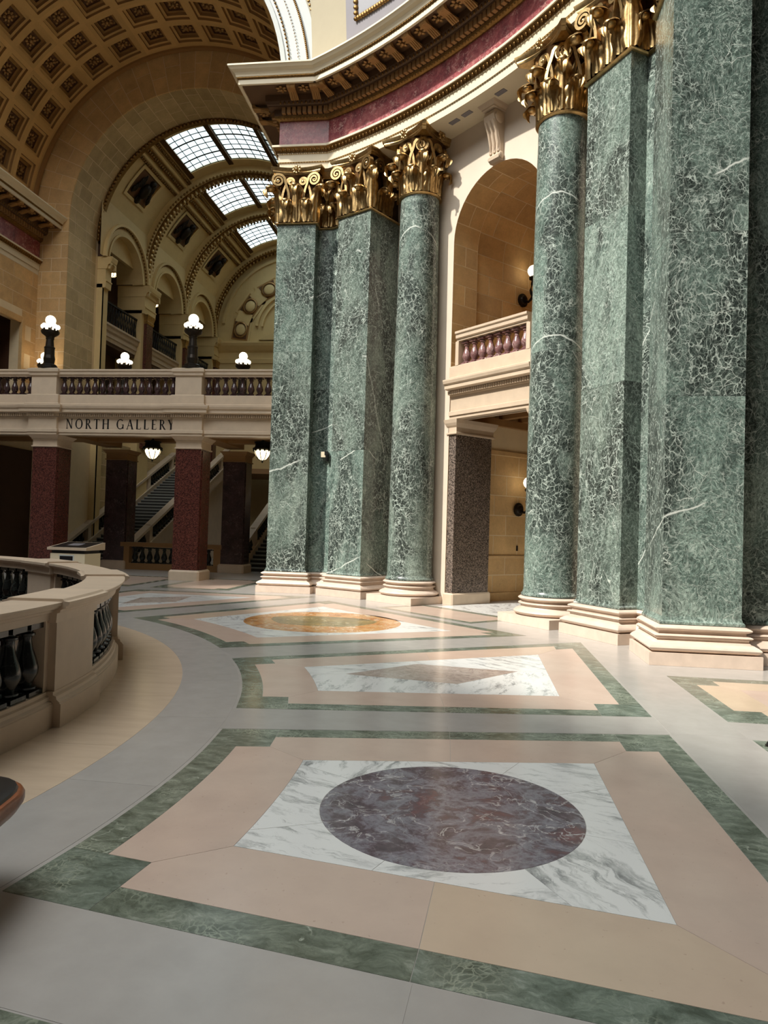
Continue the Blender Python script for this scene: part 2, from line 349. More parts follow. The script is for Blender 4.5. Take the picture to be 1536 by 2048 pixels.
# ================================================================== FLOOR
bnd = [(X0, Y0), (X1, Y0), (X1, 42), (X0, 42)]
m = MB(); n = 96; vs = []; RH = 6.98
for i in range(n):
    a = 2*pi*i/n; c, s_ = cos(a), sin(a)
    k = min((X1 if c > 0 else X0)/c if abs(c) > 1e-6 else 1e9, (42 if s_ > 0 else Y0)/s_ if abs(s_) > 1e-6 else 1e9)
    vs += [(RH*c, RH*s_, -.0015), (k*c, k*s_, -.0015), (RH*c, RH*s_, -.4)]
m.add(vs, [(3*i, 3*i+1, 3*((i+1) % n)+1, 3*((i+1) % n)) for i in range(n)]+[(3*i, 3*((i+1) % n), 3*((i+1) % n)+2, 3*i+2) for i in range(n)])
floor = struct(m, 'floor', GREYF)
# lower storey seen through the well
m = MB().lathe([(7.6, -4.2), (7.6, -.4)], 48, cap=False); m.lathe([(7.6, -4.2), (.01, -4.2)], 48, cap=False)
struct(m, 'wall_well', BROWNW)

GAP = .0014
def inset(poly, g=GAP):
    n = len(poly); a = sum(poly[i][0]*poly[(i+1) % n][1]-poly[(i+1) % n][0]*poly[i][1] for i in range(n))
    if a < 0: poly = poly[::-1]
    out = []
    for i in range(n):
        p0, p1, p2 = poly[i-1], poly[i], poly[(i+1) % n]
        def nn(a, b):
            l = hypot(b[0]-a[0], b[1]-a[1]) or 1; return (-(b[1]-a[1])/l, (b[0]-a[0])/l)
        n1, n2 = nn(p0, p1), nn(p1, p2); mx, my = n1[0]+n2[0], n1[1]+n2[1]; q = max(mx*n1[0]+my*n1[1], .35)
        out.append((p1[0]+mx/q*g, p1[1]+my/q*g))
    return out
def slab(name, poly, mat_, g=GAP):
    poly = inset(poly, g); cx = sum(p[0] for p in poly)/len(poly); cy = sum(p[1] for p in poly)/len(poly)
    m = MB().prism([(p[0]-cx, p[1]-cy) for p in poly], -.02, 0)
    return m.build(name, mat_, floor, loc=(cx, cy, 0))
def line_x(l1, l2):
    (a1, b1, c1), (a2, b2, c2) = l1, l2; d = a1*b2-a2*b1; return ((c1*b2-c2*b1)/d, (a1*c2-a2*c1)/d)
class Panel:
    """four-sided floor panel: arc or straight inner side, straight low/high/outer sides"""
    def __init__(s, low, high, outer, rin=None, inner=None):
        mid = tuple(sum(p[i] for p in low+high)/4 for i in (0, 1)); s.rin = rin; s.L = {}
        for k, (p, q) in dict(low=low, high=high, outer=outer, **({'inner': inner} if inner else {})).items():
            nx, ny = -(q[1]-p[1]), q[0]-p[0]; l = hypot(nx, ny); nx /= l; ny /= l; c = nx*p[0]+ny*p[1]
            if nx*mid[0]+ny*mid[1] < c: nx, ny, c = -nx, -ny, -c
            s.L[k] = (nx, ny, c)
    def ln(s, k, d): a, b, c = s.L[k]; return (a, b, c+d)
    def pt(s, side, end, ds, de):
        l = s.ln(side, ds)
        if end == 'inner' and s.rin:
            a, b, c = l; r = s.rin+de; px, py = a*c, b*c; h = sqrt(max(r*r-c*c, 0)); q = [(px-b*h, py+a*h), (px+b*h, py-a*h)]
            o = s.L['outer']; return max(q, key=lambda p: -abs(o[0]*p[0]+o[1]*p[1]-o[2]-4) if True else 0)
        return line_x(l, s.ln(end, de))
    def innerarc(s, p, q, n=10):
        if not s.rin: return [p, q]
        r = hypot(*p); a0, a1 = atan2(p[1], p[0]), atan2(q[1], q[0]); return [(r*cos(a0+(a1-a0)*i/n), r*sin(a0+(a1-a0)*i/n)) for i in range(n+1)]
    def quad(s, d):
        il, ih = s.pt('low', 'inner', d, d), s.pt('high', 'inner', d, d); ol, oh = s.pt('low', 'outer', d, d), s.pt('high', 'outer', d, d)
        return s.innerarc(il, ih)+[oh, ol]
def ray_poly(c, a, poly):
    best = None; dx, dy = cos(a), sin(a)
    for i in range(len(poly)):
        p, q = poly[i], poly[(i+1) % len(poly)]; ex, ey = q[0]-p[0], q[1]-p[1]; d = dx*ey-dy*ex
        if abs(d) < 1e-12: continue
        t = ((p[0]-c[0])*ey-(p[1]-c[1])*ex)/d; u = ((p[0]-c[0])*dy-(p[1]-c[1])*dx)/d
        if t > 0 and -1e-9 <= u <= 1+1e-9 and (best is None or t < best): best = t
    return (c[0]+dx*best, c[1]+dy*best)
def wedges(name, c, inner, outer, angs, mat_):
    angs = sorted(x % (2*pi) for x in angs)
    for i, a0 in enumerate(angs):
        a1 = angs[(i+1) % len(angs)]; a1 = a1 if a1 > a0 else a1+2*pi
        def between(poly):
            r = []
            for p in poly:
                a = atan2(p[1]-c[1], p[0]-c[0]) % (2*pi)
                while a < a0: a += 2*pi
                if a0+1e-3 < a < a1-1e-3: r.append((a, p))
            return [p for a, p in sorted(r)]
        o = [ray_poly(c, a0, outer)]+between(outer)+[ray_poly(c, a1, outer)]
        q = [ray_poly(c, a0, inner)]+between(inner)+[ray_poly(c, a1, inner)]
        slab(name, o+q[::-1], mat_)
D1, DN, D2 = .21, .25, .76
def frame_panel(P, d1=D1, dn=DN, d2=D2, splits=1, two=True):
    N = {}; 
    for s_ in ('low', 'high'):
        for e in ('inner', 'outer'):
            N[s_, e] = dict(N=P.pt(s_, e, d1+dn, d1+dn), A=P.pt(s_, e, d1, d1+dn), B=P.pt(s_, e, d1+dn, d1), B0=P.pt(s_, e, d1+dn, 0), O=P.pt(s_, e, 0, 0), W=P.pt(s_, e, d2, d2), A0=P.pt(s_, e, 0, d1+dn))
    for s_ in ('low', 'high'):
        i, o = N[s_, 'inner'], N[s_, 'outer']
        # corner blocks and side strips of green
        for q, e in ((i, 'inner'), (o, 'outer')):
            slab('green_slab', [q['O'], q['A0'], q['A'], q['N'], q['B'], q['B0']], GREENF)
        k = 2 if splits else 1
        for t in range(k):
            L = lambda a, b, f_: (a[0]+(b[0]-a[0])*f_, a[1]+(b[1]-a[1])*f_)
            slab('green_slab', [L(i['A0'], o['A0'], t/k), L(i['A0'], o['A0'], (t+1)/k), L(i['A'], o['A'], (t+1)/k), L(i['A'], o['A'], t/k)], GREENF)
            wa, wb = L(i['W'], o['W'], t/k), L(i['W'], o['W'], (t+1)/k); ga, gb = L(i['A'], o['A'], t/k), L(i['A'], o['A'], (t+1)/k)
            pl = ([i['N']] if t == 0 else [])+[ga, gb]+([o['N']] if t == k-1 else [])+[wb, wa]
            slab('pink_slab', pl, PINKF)
    for e in ('inner', 'outer'):
        l, h_ = N['low', e], N['high', e]
        ar = (lambda a, b: P.innerarc(a, b)) if e == 'inner' else (lambda a, b: [a, b])
        slab('green_slab', ar(l['B0'], h_['B0'])+ar(l['B'], h_['B'])[::-1], GREENF)
        slab('pink_slab', [l['N']]+ar(l['B'], h_['B'])+[h_['N']]+ar(l['W'], h_['W'])[::-1], PINKF)
    return P.quad(d2)
def circle(c, r, n=64): return [(c[0]+r*cos(2*pi*i/n), c[1]+r*sin(2*pi*i/n)) for i in range(n)]
def panel_disc(P, c, r, mat_, name, angs, core=None):
    q = frame_panel(P); wedges('white_slab', c, circle(c, r), q, angs, WHITEM)
    if core:
        wedges('orange_slab', c, core, circle(c, r), [RD(a) for a in (20, 95, 160, 235, 300)], mat_); slab('olive_slab', core, OLIVE)
    else: slab(name, circle(c, r), mat_)
def panel_loz(P, c, loz):
    q = frame_panel(P); wedges('white_slab', c, loz, q, [atan2(p[1]-c[1], p[0]-c[0]) for p in loz], WHITEM); slab('mauve_slab', loz, MAUVE)
RI = 8.74; XO = 12.31
lo1, hi1 = ((8.63, -1.49), (12.31, -2.13)), ((8.64, 1.16), (12.32, 1.84))
lo2, hi2 = ((8.53, 1.82), (12.33, 2.43)), ((7.75, 4.17), (12.26, 6.90))
lo3 = ((7.26, 4.80), (11.30, 7.25)); hi3 = tuple(sw(p) for p in lo3); out3 = ((7.55, 11.35), (11.35, 7.55))
E_OUT = ((XO, -3), (XO, 3)); N_OUT = ((-3, XO), (3, XO))
P1 = Panel(lo1, hi1, E_OUT, RI); P2 = Panel(lo2, hi2, E_OUT, RI); P3 = Panel(lo3, hi3, out3, RI)
panel_disc(P1, (10.55, -.16), .775, PURPLE, 'purple_disc', [RD(a) for a in (30, 65, 112, 150, 205, 247, 300, 345)])
loz2 = [(9.23, 3.58), (10.5, 3.38), (11.2, 4.28), (9.98, 4.42)]
panel_loz(P2, (10.23, 3.92), loz2)
core = [(8+.98*cos(a)*(.95+.1*sin(3*a)), 8+.80*sin(a)*(.95+.12*cos(2*a))) for a in [2*pi*i/18 for i in range(18)]]
panel_disc(P3, (8.02, 7.98), 1.38, ORANGE, 'orange_disc', [RD(a) for a in (15, 60, 105, 150, 195, 240, 285, 330)], core)
# the north half mirrors the east half
mm = lambda l: tuple(sw(p) for p in l)
panel_loz(Panel(mm(hi2), mm(lo2), N_OUT, RI), (3.92, 10.23), [sw(p) for p in loz2][::-1])
panel_disc(Panel(mm(hi1), mm(lo1), N_OUT, RI), (-.16, 10.55), .775, PURPLE, 'purple_disc', [RD(a) for a in (30, 75, 120, 165, 210, 255, 300, 345)])
neg = lambda l: tuple((p[0], -p[1]-.28) for p in l)
panel_loz(Panel(neg(lo2), neg(hi2), E_OUT, RI), (10.23, -4.2), [(p[0], -p[1]-.28) for p in loz2][::-1])
# panels of the east and north arms
for f_ in (lambda p: p, sw):
    for (y0, y1) in ((2.42, 4.52), (-1.84, 1.84)):
        P = Panel((f_((12.97, y0)), f_((17, y0))), (f_((12.97, y1)), f_((17, y1))), (f_((16.6, y0)), f_((16.6, y1))), inner=(f_((12.97, y0)), f_((12.97, y1))))
        q = frame_panel(P, d2=.62); slab('pink_slab', q, PINKF)
# grey field: ring, spokes, cross bands
spoke = [-12.0, 9.85, 30.5, 59.5, 80.15]
for a0, a1 in ((-60, -36), (-36, -12), (-12, -1), (-1, 9.85), (9.85, 20), (20, 30.5), (30.5, 45), (45, 59.5), (59.5, 70), (70, 80.15), (80.15, 91), (91, 102), (102, 130), (130, 160)):
    slab('grey_slab', arc(0, 0, 8.12, a0, a1, 12)+arc(0, 0, 8.712, a1, a0, 12), GREYF, .0013)
for i in range(32):
    a0 = 4+i*11.25
    if a0 < 175 or a0 > 275: slab('tan_slab', arc(0, 0, 7.06, a0, a0+11.25, 6)+arc(0, 0, 8.115, a0+11.25, a0, 6), TANF, .0013)
def band(a, b, w, k, mat_=GREYF):
    dx, dy = b[0]-a[0], b[1]-a[1]; l = hypot(dx, dy); nx, ny = -dy/l*w/2, dx/l*w/2
    for i in range(k):
        p = (a[0]+dx*i/k, a[1]+dy*i/k); q = (a[0]+dx*(i+1)/k, a[1]+dy*(i+1)/k)
        slab('grey_slab', [(p[0]-nx, p[1]-ny), (q[0]-nx, q[1]-ny), (q[0]+nx, q[1]+ny), (p[0]+nx, p[1]+ny)], mat_, .0015)
for p, q in ((lo2[0], hi1[0]),):
    pass
for l1, l2 in ((hi1, lo2), (hi2, lo3), (neg(lo2), lo1), (mm(hi1), mm(lo2)), (mm(hi2), mm(lo3))):
    e = [(.012*(b[0]-a[0]), .012*(b[1]-a[1])) for a, b in ((l1[0], l2[0]), (l1[1], l2[1]))]
    a, b = (l1[0][0]+e[0][0], l1[0][1]+e[0][1]), (l1[1][0]+e[1][0], l1[1][1]+e[1][1]); c, d = (l2[1][0]-e[1][0], l2[1][1]-e[1][1]), (l2[0][0]-e[0][0], l2[0][1]-e[0][1])
    h1, h2 = tuple((a[i]+b[i])/2 for i in (0, 1)), tuple((c[i]+d[i])/2 for i in (0, 1))
    slab('grey_slab', [a, h1, h2, d], GREYF, .0013); slab('grey_slab', [h1, b, c, h2], GREYF, .0013)
for y0, y1 in ((-6, -3.6), (-3.6, -1.1), (-1.1, 1.9), (1.9, 4.4)):
    for f_ in (lambda p: p, sw): slab('grey_slab', [f_(p) for p in ((12.33, y0), (12.95, y0), (12.95, y1), (12.33, y1))], GREYF, .0013)

def dsl(nm, a0, a1, o0, o1, mt): slab(nm, [((a-o)*sqrt(.5), (a+o)*sqrt(.5)) for a, o in ((a0, o0), (a1, o0), (a1, o1), (a0, o1))], mt)
for o0, o1 in ((-1.25, 0), (0, 1.25)): dsl('pink_slab', 13.75, 14.75, o0, o1, PINKF)
dsl('green_slab', 13.58, 13.74, -1.42, 1.42, GREENF); dsl('green_slab', 14.76, 14.92, -1.42, 1.42, GREENF); dsl('green_slab', 13.74, 14.76, 1.26, 1.42, GREENF); dsl('green_slab', 13.74, 14.76, -1.42, -1.26, GREENF)
for i in range(4): dsl('white_slab', 15.0+i*1.2, 16.2+i*1.2, -1.05, 1.05, WHITEM)

# ================================================================== THE GREAT PIER
ZS, ZC, ZA = .52, 9.36, 10.80            # base top, shaft top, capital top / architrave soffit
BASE = [(.20, 0), (.20, .165)]
def torus_prof(x, z0, z1, b, n=6): return [(x+b*sin(pi*i/n), z0+(z1-z0)*i/n) for i in range(n+1)]
BASE_M = [(.10, .165)]+torus_prof(.125, .168, .285, .07)+[(.12, .29), (.09, .30), (.07, .33), (.075, .352), (.105, .358)]+torus_prof(.09, .36, .395, .022, 4)+[(.05, .40), (.045, .43)]+torus_prof(.05, .435, .51, .055)+[(.02, .515), (.0, .52)]
FOOT = [(.035, .52), (.035, .55), (.012, .575), (0, .62)]
# --- shared ornament meshes
def leaf_mesh(name, h, w, out=.2, nu=10, nv=22):
    """acanthus leaf: stands off the bell, lobed edge, deep ribs, tip curling over"""
    m = MB(); g = []; rc = out*.5; st_ = h-rc; L1 = st_; L2 = rc*pi*1.25
    for j in range(nv+1):
        s = (L1+L2)*j/nv
        if s < L1: y, z, ny, nz = -.02-.16*out*(s/L1)**2, s, -1, 0
        else:
            a = (s-L1)/rc; y, z, ny, nz = -.02-.16*out-rc*(1-cos(a)), st_+rc*sin(a), -cos(a), sin(a)
        v = j/nv; lob = .74+.26*abs(sin(v*pi*4.0)); ww = w*.5*lob*(.92 if v < .55 else max(.42, .92-(v-.55)*1.1))
        for i in range(nu+1):
            u = -1+2*i/nu; rib = .05*w*cos(u*pi*3)*(1-.4*v); cup = .17*w*(1-u*u)-.05*w
            g.append((u*ww, y+ny*(rib+cup), z+nz*(rib+cup)))
    n = nu+1; m.add(g, [(j*n+i, j*n+i+1, (j+1)*n+i+1, (j+1)*n+i) for j in range(nv) for i in range(nu)])
    # bulb of the overturned tip
    m.ball((0, -.02-.16*out-rc*1.15, st_+rc*.72), rc*.80, 10, 6, 0, w*.5/rc*.72, 1.0, .62)
    return m.mesh(name, GOLD, True)
LEAF1 = leaf_mesh('acanthus_low', .50, .37, .27); LEAF2 = leaf_mesh('acanthus_high', .86, .36, .34)
def volute_mesh(name, r=.16, wd=.10, turns=2.0, n=36):
    # rising stalk that curls into a scroll, in the xz plane, curling to +x
    m = MB(); pts = []
    for i in range(10): t = i/10; pts.append((-.10+.10*t*t-.02, -.42+.42*t*(1.0)))
    for i in range(n+1):
        a = pi/1.15-2*pi*turns*i/n; rr = r*(1-.86*i/n); pts.append((r*.95+rr*cos(a), .04+rr*sin(a)+0.02))
    rings = []
    for i, p in enumerate(pts):
        a, b = pts[max(i-1, 0)], pts[min(i+1, len(pts)-1)]; tx, tz = b[0]-a[0], b[1]-a[1]; l = hypot(tx, tz) or 1; nx, nz = -tz/l, tx/l
        th = .028 if i < 10 else .030*(1-.5*(i-10)/n)
        rings.append([(p[0]+nx*th, -wd/2, p[1]+nz*th), (p[0]+nx*th, wd/2, p[1]+nz*th), (p[0]-nx*th, wd/2, p[1]-nz*th), (p[0]-nx*th, -wd/2, p[1]-nz*th)])
    m.rings(rings); m.ball((r*.95, -.02, .06), .04, 8, 6); return m.mesh(name, GOLD)
VOL = volute_mesh('volute', .17, .11); HEL = volute_mesh('inner_helix', .105, .08, 1.6, 26)
def flower_mesh(name, r, mats, petals=8, d=.06):
    m = MB(); m.ball((0, -d, 0), r*.30, 8, 6, 0)
    for k in range(petals):
        a = 2*pi*k/petals; M = Matrix.Rotation(a, 4, 'Y')
        m.ball((0, -d*.5, r*.62), r*.36, 6, 4, 0, .8, .45, 1.0, M)
    return m.mesh(name, mats, True)
FLOW = flower_mesh('fleuron', .13, GOLD); ROSE = flower_mesh('soffit_rosette', .12, GILTP, 6, .05)
def abacus(m, hw, hd0, hd1, z0, conc=.13, cut=.08):
    """concave-sided slab; front side at y=-.. ; hw half width, y from hd0 (front) to hd1"""
    prof = [(-.05, z0), (-.02, z0+.05), (-.03, z0+.07), (.0, z0+.10), (.015, z0+.16)]
    def outl(o):
        pts = []; w_, a, b = hw+o, hd0-o, hd1+o*.5
        for i in range(11): t = -1+.2*i; pts.append((t*(w_-cut), a+(conc*(1-t*t))))
        for i in range(1, 11): t = -1+.2*i; pts.append((w_-conc*.8*(1-t*t), (a+cut)+(b-a-2*cut)*i/10)) if i > 0 else None
        for i in range(11): t = 1-.2*i; pts.append((t*(w_-cut), b))
        for i in range(1, 10): t = -1+.2*i; pts.append((-(w_-conc*.8*(1-t*t)), (b-cut)-(b-a-2*cut)*i/10))
        return pts
    m.rings([[(x, y, z) for x, y in outl(o)] for o, z in prof])
def pilaster(name, loc, rz, w, d, blocks, label, side='both', group=None, capital=True):
    t = empty(name, loc, rz, label=label, cat='pilaster', group=group)
    m = MB().rect(w, d, BASE); m.build('plinth', PINKST, t)
    MB().rect(w, d, BASE_M).build('base_moulding', PINKST, t, smooth='auto')
    z = ZS
    for i, zt in enumerate(blocks+[ZC]):
        m = MB()
        if i == 0: m.rect(w, d, [(o, zz) for o, zz in FOOT]+[(0, zt-.002)])
        else: m.rect(w, d, [(0, z+.002), (0, zt-(.002 if zt < ZC else 0))])
        m.build('shaft_block', VERDE, t); z = zt
    if not capital: return t
    m = MB().rect(w, d, [(0, ZC)]+torus_prof(.005, ZC, ZC+.06, .055)+[(.0, ZC+.07)]); m.build('astragal', GOLD, t, smooth='auto')
    c = empty('capital', (0, 0, ZC+.05)); c.parent = t
    m = MB(); m.rect(w-.06, d, [(0, 0), (-.02, .5), (.0, 1.0), (.08, 1.2)])
    m  .build('bell', DKGOLD, c)  # bell darkened: shade behind the leaves sits in its colour
    m = MB(); abacus(m, w/2+.22, -.22, d, 1.22); m.build('abacus', GOLD, c, smooth='auto')
    for x in (-w*.25, w*.25): inst('acanthus_leaf', LEAF1, c, (x, -.005, .01))
    inst('acanthus_leaf', LEAF2, c, (0, -.005, .01))
    for sx in (-1, 1):
        inst('acanthus_leaf', LEAF2, c, (sx*(w/2-.02), .02, .01), (0, 0, sx*RD(42)))
        inst('volute', VOL, c, (sx*(w*.32), -.10, .97), (0, 0, sx*RD(-14)), (sx, 1, 1)); inst('volute', HEL, c, (sx*(w*.26), -.06, .96), scale=(-sx, 1, 1))
        if d < .6 or side == 'both':
            for yy in ([d*.5] if d < .6 else [.30, .68]): inst('acanthus_leaf', LEAF1, c, (sx*w/2, yy, .01), (0, 0, sx*RD(90)))
            inst('acanthus_leaf', LEAF2, c, (sx*w/2, d*.5, .01), (0, 0, sx*RD(90)))
            inst('volute', VOL, c, (sx*(w/2+.10), .30 if d > .4 else .22, .97), (0, 0, sx*RD(90)), (-sx, 1, 1))
    inst('fleuron', FLOW, c, (0, -.13, 1.30))
    return t
pilaster('marble_pilaster', (5.92, 13.13, 0), 0, 1.0, 1.0, [6.1], 'square green marble pilaster at the left end of the pier, nearest the dark gallery', group='green marble pilasters of the pier')
pilaster('marble_pilaster', (7.505, 12.64, 0), RD(59.3-90), 1.04, 1.13, [3.55, 6.6], 'green marble pilaster left of the further round column, security camera beside it', group='green marble pilasters of the pier')
pilaster('marble_pilaster', (12.64, 7.505, 0), RD(30.7-90), 1.04, 1.13, [4.1, 6.9], 'green marble pilaster directly right of the nearer round column', group='green marble pilasters of the pier')
pilaster('marble_pilaster', (13.63, 5.42, 0), 0, 1.0, 1.0, [3.55, 5.75], 'largest green marble pilaster, square corner block at far right with a long white streak', group='green marble pilasters of the pier')
def strip(path, label, capital=True, blocks=(5.2,)):
    t = empty('recessed_pilaster', (path[0][0], path[0][1], 0), label=label, cat='pilaster', group='recessed marble strips between pilasters')
    pp = [(p[0]-path[0][0], p[1]-path[0][1]) for p in path]
    back = lambda pr: [(-.25, pr[0][1])]+pr+[(-.25, pr[-1][1])]
    MB().sweep(pp, back(BASE)).build('plinth', PINKST, t); MB().sweep(pp, back(BASE_M)).build('base_moulding', PINKST, t, smooth='auto')
    z = ZS
    for zt in list(blocks)+[ZC]:
        MB().sweep(pp, back((FOOT if z == ZS else [(0, z+.002)])+[(0, zt-.002)])).build('shaft_block', VERDE, t); z = zt
    if capital:
        MB().sweep(pp, back([(0, ZC)]+torus_prof(.005, ZC, ZC+.06, .055))).build('astragal', GOLD, t, smooth='auto')
        c = empty('capital', (0, 0, ZC+.05)); c.parent = t
        MB().sweep(pp, back([(0, 0), (0, .5), (.04, 1.0), (.10, 1.2)]))  .build('bell', DKGOLD, c)  # dark bell colour stands in for shade between leaves
        MB().sweep(pp, back([(.12, 1.22), (.15, 1.27), (.20, 1.38)])).build('abacus', GOLD, c)
        for i in range(len(pp)-1):
            a, b = pp[i], pp[i+1]; l = hypot(b[0]-a[0], b[1]-a[1]); rz = atan2(b[1]-a[1], b[0]-a[0]); mx, my = (a[0]+b[0])/2, (a[1]+b[1])/2
            inst('acanthus_leaf', LEAF1, c, (mx-cos(rz)*l*.2, my-sin(rz)*l*.2, .01), (0, 0, rz)); inst('acanthus_leaf', LEAF2, c, (mx+cos(rz)*l*.25, my+sin(rz)*l*.25, .01), (0, 0, rz))
    return t
strip([(6.42, 13.48), (6.78, 13.48), (7.30, 13.17)], 'shadowed recessed marble strip between the two leftmost green pilasters')
strip([(13.17, 7.30), (13.48, 6.78), (13.48, 6.42)], 'narrow recessed marble strip left of the largest green pilaster')
strip([(14.13, 5.76), (16.2, 5.76)], 'green marble strip at the right picture edge beyond the largest pilaster', blocks=(4.6,))
# --- round columns
def column(loc, rz, seam, label):
    t = empty('marble_column', loc, rz, label=label, cat='column', group='round green marble columns')
    MB().box(-.70, .70, -.70, .70, 0, .165).build('plinth', PINKST, t)
    pr = [(.58, .165)]+[(r+.52, z) for r, z in torus_prof(.105, .168, .285, .075)]+[(.615, .29), (.58, .30), (.56, .33), (.565, .352), (.595, .358)]+[(r+.5, z) for r, z in torus_prof(.09, .36, .395, .022, 4)]+[(.55, .40), (.54, .43)]+[(r+.5, z) for r, z in torus_prof(.055, .435, .51, .06)]+[(.53, .515), (.50, .52)]
    MB().lathe(pr, 48).build('base_moulding', PINKST, t, smooth='auto')
    def rad(z): u = (z-ZS)/(ZC-ZS); return .522-.072*u**1.6
    zs = [ZS]+seam+[ZC]
    for i in range(len(zs)-1):
        pr = [(.565, ZS), (.565, .55), (.54, .575), (rad(.64), .64)] if i == 0 else [(rad(zs[i]), zs[i]+.002)]
        k = 8
        for j in range(1, k+1):
            z = zs[i]+(zs[i+1]-zs[i])*j/k
            if z > .66: pr.append((rad(z), z-.002 if j == k else z))
        MB().lathe(pr, 48).build('shaft_block', VERDE, t, smooth='auto')
    MB().lathe([(.45, ZC)]+[(r+.45, z) for r, z in torus_prof(.0, ZC, ZC+.07, .06)]+[(.45, ZC+.08)], 40).build('astragal', GOLD, t, smooth='auto')
    c = empty('capital', (0, 0, ZC+.06)); c.parent = t
    MB().lathe([(.40, 0), (.39, .5), (.43, .9), (.56, 1.2)], 32)  .build('bell', DKGOLD, c, smooth='auto')  # leaf shade put into the dark colour of the bell
    m = MB(); pts = []
    def outl(o):
        q = []
        for s_ in range(4):
            a = s_*pi/2; c_, s2 = cos(a), sin(a)
            for i in range(11):
                t_ = -1+.2*i; x, y = t_*(.68+o-.06), -(.68+o)+.14*(1-t_*t_); q.append((x*c_-y*s2, x*s2+y*c_))
        return q
    m.rings([[(x, y, z) for x, y in outl(o)] for o, z in [(-.05, 1.22), (-.02, 1.27), (-.03, 1.29), (0, 1.32), (.015, 1.38)]])
    m.build('abacus', GOLD, c, smooth='auto')
    for k in range(8):
        a = k*pi/4
        inst('acanthus_leaf', LEAF1, c, (.43*sin(a+pi/8), -.43*cos(a+pi/8), .01), (0, 0, a+pi/8)); inst('acanthus_leaf', LEAF2, c, (.425*sin(a), -.425*cos(a), .01), (0, 0, a), (1, 1, .93))
    for k in range(4):
        a = k*pi/2
        inst('fleuron', FLOW, c, (.60*sin(a), -.60*cos(a), 1.30), (0, 0, a))
        for sx in (-1, 1):
            b = a+sx*RD(24); inst('volute', VOL, c, (.50*sin(b), -.50*cos(b), .97), (0, 0, a+sx*RD(34)), (sx, 1, 1))
            b = a+sx*RD(13); inst('volute', HEL, c, (.50*sin(b), -.50*cos(b), .96), (0, 0, a+sx*RD(8)), (-sx, 1, 1))
    return t
RC = 15.17
for a, seam, lab in ((52.85, [6.55], 'round green marble column on the left, beside the arched niche, further one'), (37.15, [5.0], 'round green marble column nearer the camera, overlapping the wall lamps of the niche')):
    x, y = pol(RC, a); column((x, y, 0), RD(a-90), seam, lab)

# --- entablature over the pier
RE = 14.74
PATH = [(5.42, 20.15), (5.42, 13.13), (6.69, 13.13)]+arc(0, 0, RE, 62.4, 27.6, 28)+[(13.13, 6.69), (13.13, 5.42), (22, 5.42)]
PATHL = [(-5.85, 12.2), (-5.85, 20.19)]
ARCH = [(0, 10.80), (.0, 10.97), (.03, 10.975)]; 
def path_iter(path, spacing, start=0.0, end=1e9):
    d = -start; acc = 0
    out = []; pos = start; tot = 0
    for i in range(len(path)-1):
        a, b = path[i], path[i+1]; l = hypot(b[0]-a[0], b[1]-a[1])
        while pos <= tot+l and pos <= end:
            t = (pos-tot)/l; out.append((a[0]+(b[0]-a[0])*t, a[1]+(b[1]-a[1])*t, atan2(b[1]-a[1], b[0]-a[0]))); pos += spacing
        tot += l
    return out
# small repeated ornament
m = MB()
for z0, h_, x0, x1, w_ in ((.04, .04, -.005, .40, .17),): pass
pr = [(0, 0), (.42, 0), (.46, .02), (.47, .07), (.44, .11), (.39, .10), (.36, .05), (.10, -.03), (0, -.06)]
vs = [(x, -p, z) for x in (-.10, .10) for p, z in pr]; k = len(pr)
m.add(vs, [(i, (i+1) % k, k+(i+1) % k, k+i) for i in range(k)]+[tuple(range(k)), tuple(range(2*k-1, k-1, -1))])
for x in (-.05, .0, .05): m.tube([(x, -.02, -.065), (x, -.10, -.045), (x, -.34, .04)], .018, 6)
m.ball((0, -.42, .05), .055, 8, 6, 0, 1.7, 1, 1)
MODI = m.mesh('modillion', GILTP, False)
DENT = MB().box(-.045, .045, -.10, 0, 0, .15).mesh('dentil', OCHRE)  # dentil brown takes in the shade under the cornice
def egg_row(path, z, p, spacing, r, start, end, tall=1.3):
    m = MB(); unit = MB().ball((0, 0, 0), r, 6, 4, 0, .8, .7, tall)
    for x, y, a in path_iter(path, spacing, start, end):
        nx, ny = sin(a), -cos(a); M = TR(x+nx*p, y+ny*p, z, a); m.add(unit.v, unit.f, 0, M)
    return m
